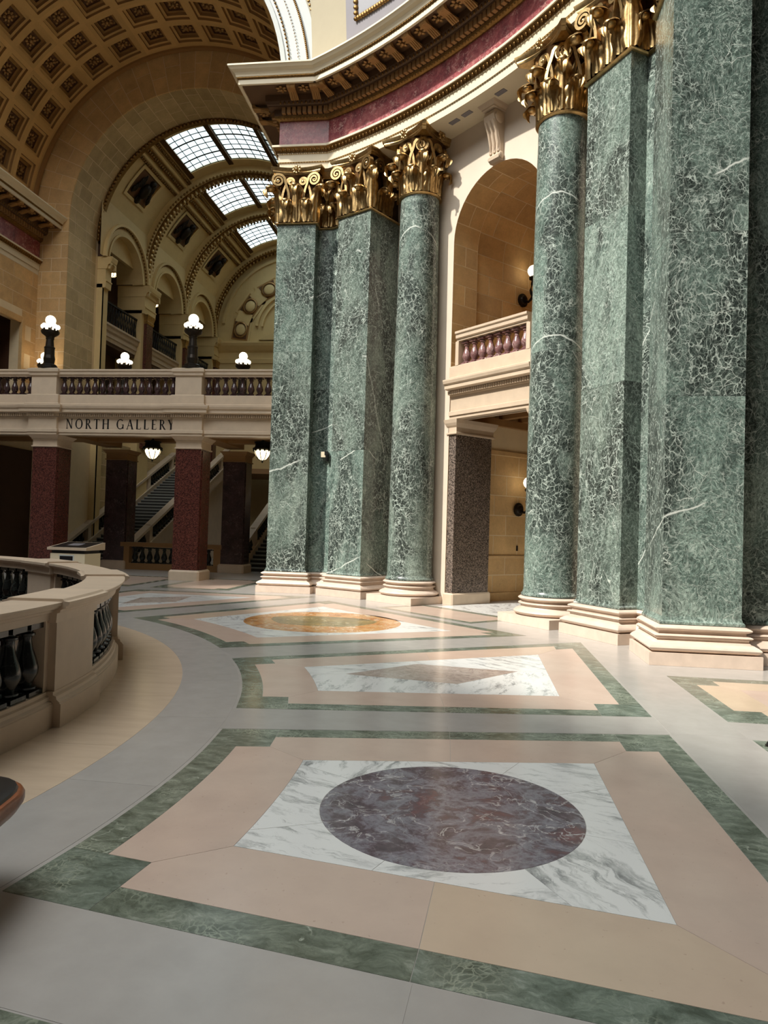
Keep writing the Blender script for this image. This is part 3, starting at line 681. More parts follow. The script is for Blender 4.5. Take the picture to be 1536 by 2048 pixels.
def entablature(name, path, label, s0, s1, soffit):
    t = empty(name, (path[1][0], path[1][1], 0), label=label, cat='entablature'); ox, oy = path[1]
    pp = [(x-ox, y-oy) for x, y in path]
    def sweep(nm, prof, mat_, sm=False): return MB().sweep(pp, prof, capends=True).build(nm, mat_, t, smooth=sm)
    b = -.80 if soffit else -.1
    sweep('architrave', [(b, 10.80), (0, 10.80), (0, 10.97), (.03, 10.98), (.03, 11.17), (.05, 11.18), (.05, 11.20), (-.1, 11.20)], CREAM)
    sweep('egg_moulding', [(-.1, 11.20), (.06, 11.20), (.08, 11.25), (.14, 11.30), (.14, 11.31), (-.1, 11.31)], GOLDD)
    sweep('fillet', [(-.1, 11.31), (.17, 11.31), (.17, 11.36), (-.1, 11.37)], CREAM)
    sweep('frieze', [(-.1, 11.37), (.02, 11.37), (.02, 12.04), (-.1, 12.04)], REDM)
    sweep('leaf_moulding', [(-.1, 12.03), (.05, 12.03), (.12, 12.07), (.14, 12.12), (-.1, 12.12)], GOLDD)
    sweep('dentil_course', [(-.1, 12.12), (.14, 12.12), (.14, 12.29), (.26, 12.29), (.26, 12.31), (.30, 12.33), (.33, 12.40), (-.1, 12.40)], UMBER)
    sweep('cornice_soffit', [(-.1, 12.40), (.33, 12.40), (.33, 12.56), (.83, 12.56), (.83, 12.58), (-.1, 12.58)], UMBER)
    sweep('corona', [(-.1, 12.57), (.80, 12.57), (.80, 12.525), (.86, 12.525), (.86, 12.64), (-.1, 12.66)], CREAM)
    sweep('bead_moulding', [(-.1, 12.64), (.87, 12.64), (.90, 12.67), (.90, 12.69), (-.1, 12.70)], GOLDD)
    sweep('cyma', [(-.1, 12.69), (.91, 12.69), (.92, 12.73), (.95, 12.78), (1.02, 12.82), (1.06, 12.87), (1.08, 12.88), (1.08, 12.92), (-.1, 12.95)], CREAM)
    for nm, z, p, sp, r in (('egg_ornament', 11.255, .10, .11, .038), ('leaf_ornament', 12.075, .11, .085, .032), ('bead_ornament', 12.355, .31, .11, .034), ('rope_ornament', 10.975, .02, .07, .016), ('rope_ornament', 11.185, .045, .06, .014), ('bead_ornament', 12.67, .89, .08, .022)):
        o = egg_row(pp, z, p, sp, r, s0, s1).build(nm, GOLDD, t, smooth=True); o['kind'] = 'stuff'
    for i, (x, y, a) in enumerate(path_iter(pp, .135, s0, s1)): inst('dentil', DENT, t, (x+sin(a)*.14, y-cos(a)*.14, 12.135), (0, 0, a))
    for i, (x, y, a) in enumerate(path_iter(pp, .57, s0+.12, s1)):
        inst('modillion', MODI, t, (x+sin(a)*.33, y-cos(a)*.33, 12.45), (0, 0, a))
    for x, y, a in path_iter(pp, .57, s0+.405, s1): inst('rosette', ROSE, t, (x+sin(a)*.58, y-cos(a)*.58, 12.555), (RD(90), 0, a), (1.25, 1, 1.25))
    return t
ENT = entablature('pier_entablature', PATH, 'long curved entablature with red marble frieze and gilt modillions above the green columns', 6.2, 19.0, True)
entablature('arm_entablature', PATHL, 'straight entablature with red frieze at upper left under the coffered vault', .5, 7.9, False)
# air vents in the soffit
def dpt(al, off, z=0): s2 = sqrt(.5); return ((al-off)*s2, (al+off)*s2, z)
for off in (.95, .55, -.45):
    x, y, _ = dpt(15.02, off); o = MB().box(-.13, .13, -.06, .06, -.012, 0).build('air_vent', GREYP, ENT, loc=(x-PATH[1][0], y-PATH[1][1], 10.80), rot=(0, 0, RD(-45)))

# ================================================================== NICHE BETWEEN THE COLUMNS
AL = 15.47; HW = 1.34; ZSP = 8.30
NF = TR(*dpt(0, 0), RD(-45))             # frame: local y = along the diagonal, local x = to the right (south-east)
def diag(name, **k): return empty(name, (0, 0, 0), RD(-45), **k)
wn = diag('wall_niche', kind='structure')
m = MB()
def arch_face(m, hw, zs, x0, x1, z1, y, mi=0, n=24, zb=0):
    # wall face in plane y with arched opening, from x0..x1, zb..z1
    vs = []; fs = []
    A = [(-hw, zb)]+[(hw*cos(pi-pi*i/n), zs+hw*sin(pi*i/n)) for i in range(n+1)]+[(hw, zb)]
    O = [(x0, zb)]
    for i in range(n+1):
        a = pi-pi*i/n; c, s_ = cos(a), sin(a); k = min((x1 if c > 0 else -x0)/abs(c) if abs(c) > 1e-6 else 1e9, (z1-zs)/s_ if s_ > 1e-6 else 1e9); O.append((k*c, zs+k*s_))
    O.append((x1, zb)); q = len(A)
    m.add([(x, y, z) for x, z in A]+[(x, y, z) for x, z in O], [(i, i+1, q+i+1, q+i) for i in range(q-1)], mi)
    # corners
    m.add([(x0, y, z1), (x1, y, z1)]+[(x, y, z) for x, z in O], [(0,)+tuple(2+i for i in range(1, q) if O[i][0] <= x0+1e-4 or (O[i][1] >= z1-1e-4 and O[i][0] < 0))[:0] or (0, 2, 3)], mi) if False else None
    return m
arch_face(m, HW, ZSP, -3.6, 3.6, 11.0, AL)
m.add([(-3.6, AL, ZSP+2.69), (-3.6, AL, 11.0), (-2.6, AL, 11.0)], [(0, 1, 2)]); m.add([(3.6, AL, ZSP+2.69), (3.6, AL, 11.0), (2.6, AL, 11.0)], [(0, 1, 2)])
m.build('wall_face', WALLC, wn)
def barrel(m, hw, zs, y0, y1, zb, n=24, mi=0):
    A = [(-hw, zb)]+[(hw*cos(pi-pi*i/n), zs+hw*sin(pi*i/n)) for i in range(n+1)]+[(hw, zb)]
    q = len(A); m.add([(x, y, z) for y in (y0, y1) for x, z in A], [(i, i+1, q+i+1, q+i) for i in range(q-1)], mi); return m
m = barrel(MB(), HW+.01, ZSP, AL, 16.25, 0); m.build('reveal_backing', MORTAR, wn)
m = barrel(MB(), HW+.09, ZSP, 16.25, 22, 0)
m.add([(s_*x, 16.25, z) for s_ in (1,) for x, z in ((0, 0),)], [])
m.box(-2, 2, 22, 22.1, 0, 11); m.build('passage_backing', MORTAR, wn)
def blocks_on(parent, origin, u, nrm, length, z0, z1, ch, bl, mat_, proud=.004, skip=None, jit=0.0):
    """ashlar: separate stones on a vertical face. u = unit direction, nrm = outward normal"""
    ncs = max(1, round((z1-z0)/ch)); hh = (z1-z0)/ncs; cache = {}
    for c in range(ncs):
        x = -(bl*.5 if c % 2 else 0)
        while x < length-1e-3:
            a, b = max(x, 0), min(x+bl, length)
            if b-a > .06 and not (skip and skip(a, b, z0+c*hh, z0+(c+1)*hh)):
                w_ = b-a-.022; key = round(w_, 3)
                if key not in cache: cache[key] = MB().box(-w_/2, w_/2, 0, .05, .011, hh-.011).mesh('ashlar', mat_)
                cx = (a+b)/2; rz = atan2(u[1], u[0])
                o = inst('stone_block', cache[key], parent, (origin[0]+u[0]*cx+nrm[0]*proud, origin[1]+u[1]*cx+nrm[1]*proud, z0+c*hh), (0, 0, rz))
            x += bl
# local box: y from 0 (face) to +.05 (into wall) needs local +y = -normal ; u must satisfy u x up ... right-hand of u is outward
# left wall of the niche: travelling +y (along) the outward (room) side is +x = right-hand
blocks_on(wn, (-HW-.01, AL+.005), (0, 1), (1, 0), .77, 0, ZSP, .46, .77, STONE)
blocks_on(wn, (-HW-.09, 16.26), (0, 1), (1, 0), 4.4, .20, 1.05, .42, .85, STONE)
blocks_on(wn, (-HW-.09, 16.26), (0, 1), (1, 0), 4.4, 1.10, 3.55, .46, .85, STONE)
blocks_on(wn, (-HW-.09, 16.26), (0, 1), (1, 0), 4.4, 5.05, ZSP, .47, .95, STONE)
def vault_blocks(parent, r, zc, y0, y1, nang, bl, mat_, a0=0, a1=pi, yoff=0, proud=.004, name='stone_block'):
    """stones on the underside of a barrel vault whose axis is local y"""
    da = (a1-a0)/nang; cache = {}
    for k in range(nang):
        y = y0-(bl*.5 if (k+yoff) % 2 else 0)
        while y < y1-1e-3:
            a, b = max(y, y0), min(y+bl, y1)
            if b-a > .06:
                key = round(b-a, 3)
                if key not in cache:
                    g = .011; m = MB(); ra, rb = r-proud, r+.05; hs = da/2-g/r
                    m.rings([[(rr*sin(-hs+2*hs*i/3), -(b-a)/2+g, rr*cos(-hs+2*hs*i/3)) for rr, i in ((ra, 0), (ra, 1), (ra, 2), (ra, 3), (rb, 3), (rb, 0))], [(rr*sin(-hs+2*hs*i/3), (b-a)/2-g, rr*cos(-hs+2*hs*i/3)) for rr, i in ((ra, 0), (ra, 1), (ra, 2), (ra, 3), (rb, 3), (rb, 0))]])
                    cache[key] = m.mesh('vault_stone', mat_)
                th = a0+(k+.5)*da
                inst(name, cache[key], parent, (0, (a+b)/2, zc), (0, pi/2-th, 0))
            y += bl
vault_blocks(wn, HW+.01, ZSP, AL+.005, 16.25, 9, .77, STONE)
vault_blocks(wn, HW+.09, ZSP, 16.26, 20.6, 9, .95, STONE)
# string courses, floor and ceiling of the passage
MB().box(-HW-.10, -HW-.045, 16.25, 20.6, 1.05, 1.10).build('string_course', STONE, wn)
MB().box(-HW-.10, -HW-.05, 16.25, 20.6, 3.56, 3.66).build('string_course', STONE, wn)
m = MB().box(-2, 2, 15.72, 22, 4.6, 5.0); m.build('passage_ceiling', OCHRE, wn)
for y in (16.5, 17.2, 17.9): MB().box(-1.45, 1.45, y, y+.18, 4.42, 4.6).build('ceiling_beam', OCHRE, wn)
MB().box(-1.44, -1.30, 15.8, 22, 4.25, 4.42).build('ceiling_cornice', OCHRE, wn)
MB().box(-HW-.09, -HW-.03, 16.25, 20.6, 0, .2).build('skirting', STONE, wn)
MB().box(-.02, .02, 0, .04, 0, .13).build('wall_socket', BLACK, wn, loc=(-HW-.06, 17.95, 1.22), rot=(0, 0, RD(90)))
for sx, lab in ((-1, 'speckled dark granite pilaster lining the left side of the low niche doorway'), (1, 'speckled dark granite pilaster hidden behind the nearer round column')):
    x, y, _ = dpt(AL, 0); t = empty('granite_pilaster', (dpt(AL, -sx*1.25)), RD(-45), label=lab, cat='pilaster')
    a, b = (-.12, .16) if sx < 0 else (-.16, .12)
    MB().bevbox(a-.03, b+.03, -.03, 1.22, 0, .26, .03).build('plinth', BUFF, t)
    MB().box(a+.03, b-.03, .02, 1.17, .26, 3.86).build('shaft', DARKG, t)
    MB().rings([[(a-o, -o, z), (b+o, -o, z), (b+o, 1.2+o, z), (a-o, 1.2+o, z)] for o, z in ((.0, 3.86), (.03, 3.87), (.03, 3.90), (.0, 3.91), (.0, 4.02), (.03, 4.06), (.06, 4.12), (.08, 4.2))]).build('capital', BUFF, t)
# console bracket at the crown
t = empty('console_bracket', (dpt(AL, 0, ZSP+HW)), RD(-45), label='carved scroll bracket crowning the niche arch under the entablature', cat='bracket')
pr = [(0, .0), (.10, -.02), (.16, .03), (.17, .10), (.12, .16), (.13, .35), (.20, .60), (.30, .80), (.34, .92), (.30, 1.02), (0, 1.04)]; k = len(pr); m = MB()
m.add([(x, -p, z) for x in (-.15, .15) for p, z in pr], [(i, (i+1) % k, k+(i+1) % k, k+i) for i in range(k)]+[tuple(range(k)), tuple(range(2*k-1, k-1, -1))])
for x in (-.11, 0, .11): m.tube([(x, -.14, .17), (x, -.145, .35), (x, -.215, .60), (x, -.315, .80)], .03, 6)
m.build('scroll', BUFF, t)
for x in (-.16, .16): MB().ball((x, -.17, .88), .13, 14, 8, 0, .25, 1, 1).build('scroll_eye', BUFF, t, smooth=True); MB().ball((x, -.09, .09), .08, 12, 6, 0, .3, 1, 1).build('scroll_eye', BUFF, t, smooth=True)
MB().rings([[(-.15-o, -.34-o, z), (.15+o, -.34-o, z), (.15+o, .0, z), (-.15-o, .0, z)] for o, z in ((0, 1.04), (.03, 1.05), (.03, 1.08), (.07, 1.12), (.10, 1.16))]).build('abacus', BUFF, t)

# ------------------------------------------------------------------ balusters and balconies
BALP = [(.5, 0), (.5, .07), (.38, .075), (.46, .10), (.46, .125), (.30, .15), (.36, .20), (.50, .30), (.52, .38), (.44, .50), (.30, .64), (.235, .76), (.25, .82), (.36, .835), (.36, .865), (.26, .88), (.30, .92), (.46, .93), (.46, 1.0)]
def baluster_mesh(name, h, w, mat_):
    m = MB(); m.lathe([(r*w, z*h) for r, z in BALP[2:-2]], 14); m.box(-w*.5, w*.5, -w*.5, w*.5, 0, .07*h); m.box(-w*.47, w*.47, -w*.47, w*.47, .925*h, h)
    me = m.mesh(name, mat_, True); return me
def add_baluster(me, parent, loc, rz=0):
    o = inst('baluster', me, parent, loc, (0, 0, rz)); return o
for me_ in (): pass
BAL_MAROON = baluster_mesh('maroon_baluster', .52, .19, MAROON); BAL_DARK = baluster_mesh('dark_baluster', .56, .20, BLACKM); BAL_GAL = baluster_mesh('gallery_baluster', .54, .19, DKMAR)
for me_ in (BAL_MAROON, BAL_DARK, BAL_GAL):
    try: me_.set_sharp_from_angle(angle=RD(35))
    except Exception: pass
BEAM = [(-.25, 4.20), (.02, 4.20), (.02, 4.27), (.05, 4.275), (.05, 4.36), (.03, 4.37), (.0, 4.38), (.0, 4.72), (.03, 4.73)]
DENTC = [(-.25, 4.73), (.05, 4.74), (.05, 4.83), (.12, 4.84), (.20, 4.86), (.20, 4.94), (.24, 4.97), (.26, 5.03), (.26, 5.06), (.12, 5.08), (-.25, 5.08)]
DADO = [(-.25, 5.08), (.10, 5.08), (.10, 5.12), (.06, 5.14), (.06, 5.38), (.03, 5.40), (-.25, 5.40)]
RAIL = [(-.22, 5.94), (.05, 5.94), (.05, 5.98), (.09, 6.0), (.09, 6.08), (.12, 6.10), (.12, 6.15), (-.25, 6.16)]
SDENT = MB().box(-.022, .022, -.05, 0, 0, .075).mesh('small_dentil', BUFF)
t = diag('niche_balcony', label='small stone balcony with maroon balusters inside the arched niche', cat='balcony')
t.location = dpt(15.42, 0); pp = [(-1.26, .0), (1.26, .0)]
MB().sweep(pp, BEAM).build('beam', BUFF, t); MB().sweep(pp, DENTC).build('cornice', BUFF, t); MB().sweep(pp, DADO).build('dado', BUFF, t); MB().sweep([(-1.05, 0), (1.05, 0)], RAIL).build('rail', BUFF, t)
MB().box(-1.26, 1.26, .2, .32, 4.2, 4.62).build('beam_back', BUFF, t)
for sx in (-1, 1): MB().box(sx*1.04-.05, sx*1.04+.05, -.05, .22, 5.40, 5.94).build('pedestal', BUFF, t)
for i in range(8): add_baluster(BAL_MAROON, t, (-.86+i*.246, .09, 5.40))
for i in range(38): inst('dentil', SDENT, t, (-1.24+i*.067, -.05, 4.745))
MB().box(-1.3, 1.3, .0, .3, 5.0, 5.1).build('floor_slab', BUFF, t)

# ================================================================== NORTH ARM
ZV, RV = 12.95, 6.1
# --- left wall of the arm
wl = MB().box(-6.3, -5.86, 12.2, 20.2, 4.2, 13.2)
wl = empty('wall_left', kind='structure')
DY0, DY1, DZ = 16.9, 19.35, 8.87         # doorway on the gallery level
m = MB(); m.box(-6.3, -5.86, 12.2, DY0, -.1, 10.85); m.box(-6.3, -5.86, DY1, 20.2, -.1, 10.85); m.box(-6.3, -5.86, DY0, DY1, DZ, 10.85); m.box(-6.3, -5.86, DY0, DY1, -.1, 5.0); m.box(-6.3, -5.95, 12.2, 20.2, 10.85, 13.2)
m.build('wall_backing', MORTAR, wl)
m = MB(); m.box(-8.5, -6.3, DY1, DY1+.2, 5, 9); m.box(-8.5, -6.3, DY0-.2, DY0, 5, 9); m.box(-8.6, -8.5, DY0-.2, DY1+.2, 5, 9); m.box(-8.6, -6.3, DY0-.2, DY1+.2, 8.87, 9)
m.build('door_recess', BROWNW, wl)
MB().sweep([(0, DY0), (0, DY1)], [(.0, 8.75), (.05, 8.77), (.08, 8.95), (.03, 8.99), (0, 8.99)]).build('door_frame', STONE, wl, loc=(-5.86, 0, 0))
MB().box(-5.9, -5.78, DY1-.06, DY1+.10, 5.0, 8.9).build('door_frame', STONE, wl)
blocks_on(wl, (-5.86, 12.2), (0, 1), (1, 0), 8.0, 5.1, 10.8, .52, 1.1, STONE, skip=lambda a, b, c, d: (a < DY1-12.2-.02 and b > DY0-12.2+.02 and c < DZ-.05))
m = MB().box(-5.9, -5.80, 12.2, 20.2, 0, 4.2); m.build('lower_dim_wall', BROWNW, wl)  # wall of the unlit side bay, its dimness put into the brown
MB().box(5.9, 6.3, 14.2, 20.2, 0, 13.2).build('wall_right', STONEG)['kind'] = 'structure'
# --- coffered vault
cv = empty('ceiling_coffered_vault', (0, 0, ZV), kind='structure')
DA, HY = RD(11), .56
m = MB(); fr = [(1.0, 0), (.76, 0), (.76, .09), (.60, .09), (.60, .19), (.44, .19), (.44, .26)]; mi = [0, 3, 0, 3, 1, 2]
rings = []
for f_, d in fr:
    r = RV+d; ha, hy = DA/2*f_, HY*f_; q = []
    for i in range(7): a = -ha+2*ha*i/6; q.append((r*sin(a), -hy, r*cos(a)))
    for i in range(7): a = ha-2*ha*i/6; q.append((r*sin(a), hy, r*cos(a)))
    rings.append(q)
for k in range(len(rings)-1): m.rings([rings[k], rings[k+1]], mi[k], cap=False)
m.add(rings[-1], [(i, i+1, 12-i, 13-i) for i in range(6)], 2)
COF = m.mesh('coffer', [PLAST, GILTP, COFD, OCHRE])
m = MB(); m.ball((0, 0, -.05), .07, 8, 6)
for k in range(8): m.ball((.14, 0, -.02), .075, 6, 4, 0, 1, .7, .6, Matrix.Rotation(k*pi/4, 4, 'Z'))
for k in range(4): m.ball((.19, .19, 0), .05, 6, 4, 0, 1, 1, .6, Matrix.Rotation(k*pi/2, 4, 'Z'))
CROS = m.mesh('coffer_rosette', GILTP, True)
for row in range(5):
    y = 19.32-1.12*row
    for k in range(-7, 8):
        o = inst('coffer', COF, cv, (0, y, 0), (0, k*DA, 0))
        if k > 4: continue
        th = pi/2-k*DA; r = RV+.25; inst('rosette', CROS, o, (0, 0, r))
def vband(m, r, y0, y1, a0, a1, n, zc=0, mi=0, dr=.15):
    """shell of a barrel vault between angles"""
    A = [a0+(a1-a0)*i/n for i in range(n+1)]
    vs = [(rr*cos(a), y, zc+rr*sin(a)) for a in A for rr, y in ((r, y0), (r, y1), (r+dr, y1), (r+dr, y0))]
    fs = [(4*i+j, 4*i+(j+1) % 4, 4*i+4+(j+1) % 4, 4*i+4+j) for i in range(n) for j in range(4)]+[(0, 1, 2, 3), (4*n+3, 4*n+2, 4*n+1, 4*n)]
    return m.add(vs, fs, mi)
vband(MB(), RV, 19.88, 20.2, 0, pi, 48).build('plain_band', PLAST, cv); vband(MB(), RV-.08, 19.96, 20.12, 0, pi, 48).build('roll_moulding', OCHRE, cv)
vband(MB(), RV, 13.3, 14.28, 0, pi, 48).build('plain_band', PLAST, cv); vband(MB(), RV-.10, 13.9, 14.1, 0, pi, 48).build('roll_moulding', PLAST, cv)
for a0, a1 in ((0, RD(7.5)), (RD(172.5), pi)): vband(MB(), RV, 14.28, 19.88, a0, a1, 3).build('springing_band', PLAST, cv)
# --- white arch of the crossing and the spandrel above the pier
ra = empty('trim_1', (0, 13.2, ZV), kind='structure')
def yring(m, r0, r1, y0, y1, a0=0, a1=pi, n=48, mi=0):
    A = [a0+(a1-a0)*i/n for i in range(n+1)]
    vs = [(rr*cos(a), y, rr*sin(a)) for a in A for rr, y in ((r0, y0), (r0, y1), (r1, y1), (r1, y0))]
    return m.add(vs, [(4*i+j, 4*i+(j+1) % 4, 4*i+4+(j+1) % 4, 4*i+4+j) for i in range(n) for j in range(4)], mi)
m = yring(MB(), 5.45, 6.55, 0, .25); m.build('arch_band', WHITEP, ra)
yring(MB(), 5.40, 5.52, -.03, .25).build('arch_edge', WHITEP, ra); yring(MB(), 6.38, 6.58, -.06, .2).build('outer_roll', STUCCO, ra)
def bead_ring(r, y, spacing, br, a0=0, a1=pi, sy=1.0, mat_=GOLDD, n=6, k=4):
    m = MB(); u = MB().ball((0, 0, 0), br, n, k); N = int((a1-a0)*r/spacing)
    for i in range(N+1):
        a = a0+(a1-a0)*i/N; m.add(u.v, u.f, 0, Matrix.Translation((r*cos(a), y, r*sin(a))))
    return m
for r, sp, br in ((5.62, .11, .030), (5.86, .09, .016), (6.10, .05, .030), (6.44, .12, .055)):
    o = bead_ring(r, -.03, sp, br, 0, RD(60)).build('bead_ornament', GOLDD, ra, smooth=True); o['kind'] = 'stuff'
# pendentive: concave surface over the curved cornice
pend = empty('ceiling_pendentive', kind='structure')
def PD(a, z, o=0): r = 14.15-o-.055*max(z-12.9, 0)**1.6; return (r*cos(RD(a)), r*sin(RD(a)), z)
m = MB(); na, nz = 40, 10; vs = [PD(27+36.5*i/na, 12.85+8*j/nz) for i in range(na+1) for j in range(nz+1)]
m.add(vs, [(i*(nz+1)+j, (i+1)*(nz+1)+j, (i+1)*(nz+1)+j+1, i*(nz+1)+j+1) for i in range(na) for j in range(nz)]); m.build('pendentive_face', STUCCO, pend, smooth=True)
def pdpanel(a0, a1, z0, z1, o0, o1, name, mat_):
    m = MB(); n = 20; A = [a0+(a1-a0)*i/n for i in range(n+1)]; Zs = [z0+(z1-z0)*j/6 for j in range(7)]
    vs = [PD(a, z, o1) for a in A for z in Zs]; m.add(vs, [(i*7+j, (i+1)*7+j, (i+1)*7+j+1, i*7+j+1) for i in range(n) for j in range(6)])
    e = [PD(a, z0, o) for a in A for o in (o0, o1)]; m.add(e, [(2*i, 2*i+2, 2*i+3, 2*i+1) for i in range(n)])
    for aa in (a0, a1):
        e = [PD(aa, z, o) for z in Zs for o in (o0, o1)]; m.add(e, [(2*i, 2*i+1, 2*i+3, 2*i+2) for i in range(6)])
    m.build(name, mat_, pend)
pdpanel(31.2, 58.8, 13.22, 20, 0, .06, 'panel_border', GREYP); pdpanel(32.9, 57.1, 13.75, 20, .06, .075, 'panel_field', GREYL)
m = MB(); u = MB().ball((0, 0, 0), .065, 6, 4, 0, 1, .5, 1)
for i in range(80):
    p = PD(32.6+24.8*i/79, 13.66, .10); m.add(u.v, u.f, 0, Matrix.Translation(p))
for i in range(45):
    for aa in (57.4, 32.6): p = PD(aa, 13.66+i*.13, .10); m.add(u.v, u.f, 0, Matrix.Translation(p))
o = m.build('panel_ornament', GOLDD, pend, smooth=True); o['kind'] = 'stuff'
pdpanel(49.8, 49.95, 14.5, 20, .075, .09, 'panel_line', GREYP)
m = MB(); yring(m, 6.5, 14, .20, .45); m.build('spandrel', STUCCO, ra)

# --- stone arch between the arm and the stair hall
SA = empty('wall_stone_arch', (0, 0, 0), kind='structure'); SY0, SY1, SR = 20.2, 22.3, 4.70
m = MB(); yring(m, SR+.012, RV+.2, SY0+.004, SY1, mi=0); 
Mz = Matrix.Translation((0, 0, ZV)); m2 = MB(); m2.add(m.v, m.f, 0, Mz)
for sx in (-1, 1): m2.box(*sorted((sx*(SR+.012), sx*(RV+.2))), SY0+.004, SY1, 0, ZV)
m2.build('arch_backing', MORTAR, SA)
# face voussoirs
NV = 30; dv = pi/NV; vc = {}
for k in range(NV):
    for (r0, r1) in ((SR, 5.30), (5.30, 6.12)) if k % 2 else ((SR, 5.62), (5.62, 6.12)):
        if (r0, r1) not in vc:
            g = .008; m = MB(); a = dv/2; R4 = lambda r, i: (r*sin((-a+g/r)+2*(a-g/r)*i/2), r*cos((-a+g/r)+2*(a-g/r)*i/2))
            q = [R4(r0+g, 0), R4(r0+g, 1), R4(r0+g, 2), R4(r1-g, 2), R4(r1-g, 1), R4(r1-g, 0)]
            m.rings([[(x, SY0, z) for x, z in q], [(x, SY0+.06, z) for x, z in q]]); vc[(r0, r1)] = m.mesh('voussoir', STONE)
        inst('voussoir', vc[(r0, r1)], SA, (0, 0, ZV), (0, pi/2-(k+.5)*dv, 0))
vault_blocks(SA, SR+.012, ZV, SY0+.02, SY1-.14, NV, .78, STONEG)
blocks_on(SA, (-6.1, SY0+.004), (1, 0), (0, -1), 1.40, 4.9, ZV, .50, .75, STONE)
blocks_on(SA, (-SR-.012, SY0+.02), (0, 1), (1, 0), 1.94, 4.9, ZV, .50, .80, STONEG)
o = yring(MB(), SR-.10, SR+.05, SY1-.14, SY1+.05).build('gilt_edge', GOLDD, SA, loc=(0, 0, ZV))
o = bead_ring(SR-.06, 0, .16, .075).build('rope_ornament', GOLDD, SA, smooth=True, loc=(0, SY1-.14, ZV)); o['kind'] = 'stuff'

# ================================================================== STAIR HALL BEYOND
HR, HZ, HXW = 4.80, 12.95, 4.45
BAY = 4.28; RB = [22.0+BAY*i for i in range(4)]       # rib lines 22.0 26.28 30.56 34.84
hv = empty('ceiling_hall_vault', (0, 0, HZ), kind='structure')
SK = [(119, 98), (95, 73), (70, 49)]
for b in range(3):
    y0, y1 = RB[b]+.25, RB[b+1]-.25
    vband(MB(), HR, RB[b]-.1, RB[b+1]+.1, RD(119.5), pi, 30).build('vault_shell', HALLP, hv); vband(MB(), HR, RB[b]-.1, RB[b+1]+.1, 0, RD(48.5), 12).build('vault_shell', HALLP, hv)
    # frame around the skylight
    for ya, yb in ((RB[b]-.1, RB[b]+.75), (RB[b+1]-.85, RB[b+1]+.1)): vband(MB(), HR, ya, yb, RD(48.5), RD(119.5), 24).build('vault_shell', HALLP, hv)
    for a in (119.2, 96.5, 71.5, 48.8): vband(MB(), HR-.05, y0+.3, y1-.3, RD(a-1.25), RD(a+1.25), 2, dr=.25).build('skylight_bar', DKGOLD, hv)
    # carved bands
    for a, w_, mt, dr in ((122.2, 1.0, GOLDD, .06), (127.5, 1.5, GOLDD, .04), (124.6, .6, HALLP, .09), (130.2, .6, HALLP, .09), (132.2, .7, GOLDD, .06)):
        vband(MB(), HR-dr, y0, y1, RD(a-w_), RD(a+w_), 2).build('carved_band', mt, hv)
    for a, sp, br in ((122.2, .13, .05), (132.2, .15, .055), (127.5, .17, .07)):
        m = MB(); u = MB().ball((0, 0, 0), br, 6, 4); N = int((y1-y0-.2)/sp)
        for i in range(N): m.add(u.v, u.f, 0, Matrix.Translation(((HR-.08)*cos(RD(a)), y0+.1+i*sp, (HR-.08)*sin(RD(a)))))
        o = m.build('bead_ornament', GOLDD, hv, smooth=True); o['kind'] = 'stuff'
for i, y in enumerate(RB):
    if i == 0: continue
    yring(MB(), HR-.28, HR+.1, y-.30, y+.30).build('rib', HALLP, hv)
    yring(MB(), HR-.34, HR-.2, y-.16, y+.16).build('gilt_rib', GOLDD, hv)
    m = MB(); N = 62
    u = MB().ball((0, 0, 0), .12, 8, 5, 0, .5, 1, 1)
    for k in range(N+1): a = pi*k/N; m.add(u.v, u.f, 0, Matrix.Rotation(0, 4, 'Y') @ Matrix.Translation(((HR-.34)*cos(a), y, (HR-.34)*sin(a))))
    o = m.build('guilloche_ornament', GOLD, hv, smooth=True); o['kind'] = 'stuff'
    for dy in (-.30, .30) if i < 3 else (-.30,):
        o = bead_ring(HR-.30, y+dy*1.1, .17, .06).build('bead_ornament', GOLDD, hv, smooth=True); o['kind'] = 'stuff'
# skylight windows
wn_i = 0
for b in range(3):
    y0, y1 = RB[b]+.75, RB[b+1]-.85
    for (a1, a0) in SK:
        wn_i += 1; w_ = empty('window_%d' % wn_i, (0, 0, HZ), kind='structure'); nA, nY = 5, 7
        for i in range(nA):
            for j in range(nY):
                aa, ab = RD(a0+(a1-a0)*i/nA), RD(a0+(a1-a0)*(i+1)/nA); ya, yb = y0+(y1-y0)*j/nY, y0+(y1-y0)*(j+1)/nY
                r = HR+.06; m = MB().add([(r*cos(aa), ya, r*sin(aa)), (r*cos(ab), ya, r*sin(ab)), (r*cos(ab), yb, r*sin(ab)), (r*cos(aa), yb, r*sin(aa))], [(0, 1, 2, 3)]); m.build('pane', SKYGL, w_)
        m = MB()
        for i in range(nA+1):
            a = RD(a0+(a1-a0)*i/nA); m.tube([(HR*cos(a)*1.008, y0, HR*sin(a)*1.008), (HR*cos(a)*1.008, y1, HR*sin(a)*1.008)], .02, 4)
        for j in range(nY+1):
            y = y0+(y1-y0)*j/nY; m.tube([((HR+.04)*cos(RD(a0+(a1-a0)*k/6)), y, (HR+.04)*sin(RD(a0+(a1-a0)*k/6))) for k in range(7)], .034 if j in (2, 5) else .02, 4)
        m.build('glazing_bars', BRONZE, w_)
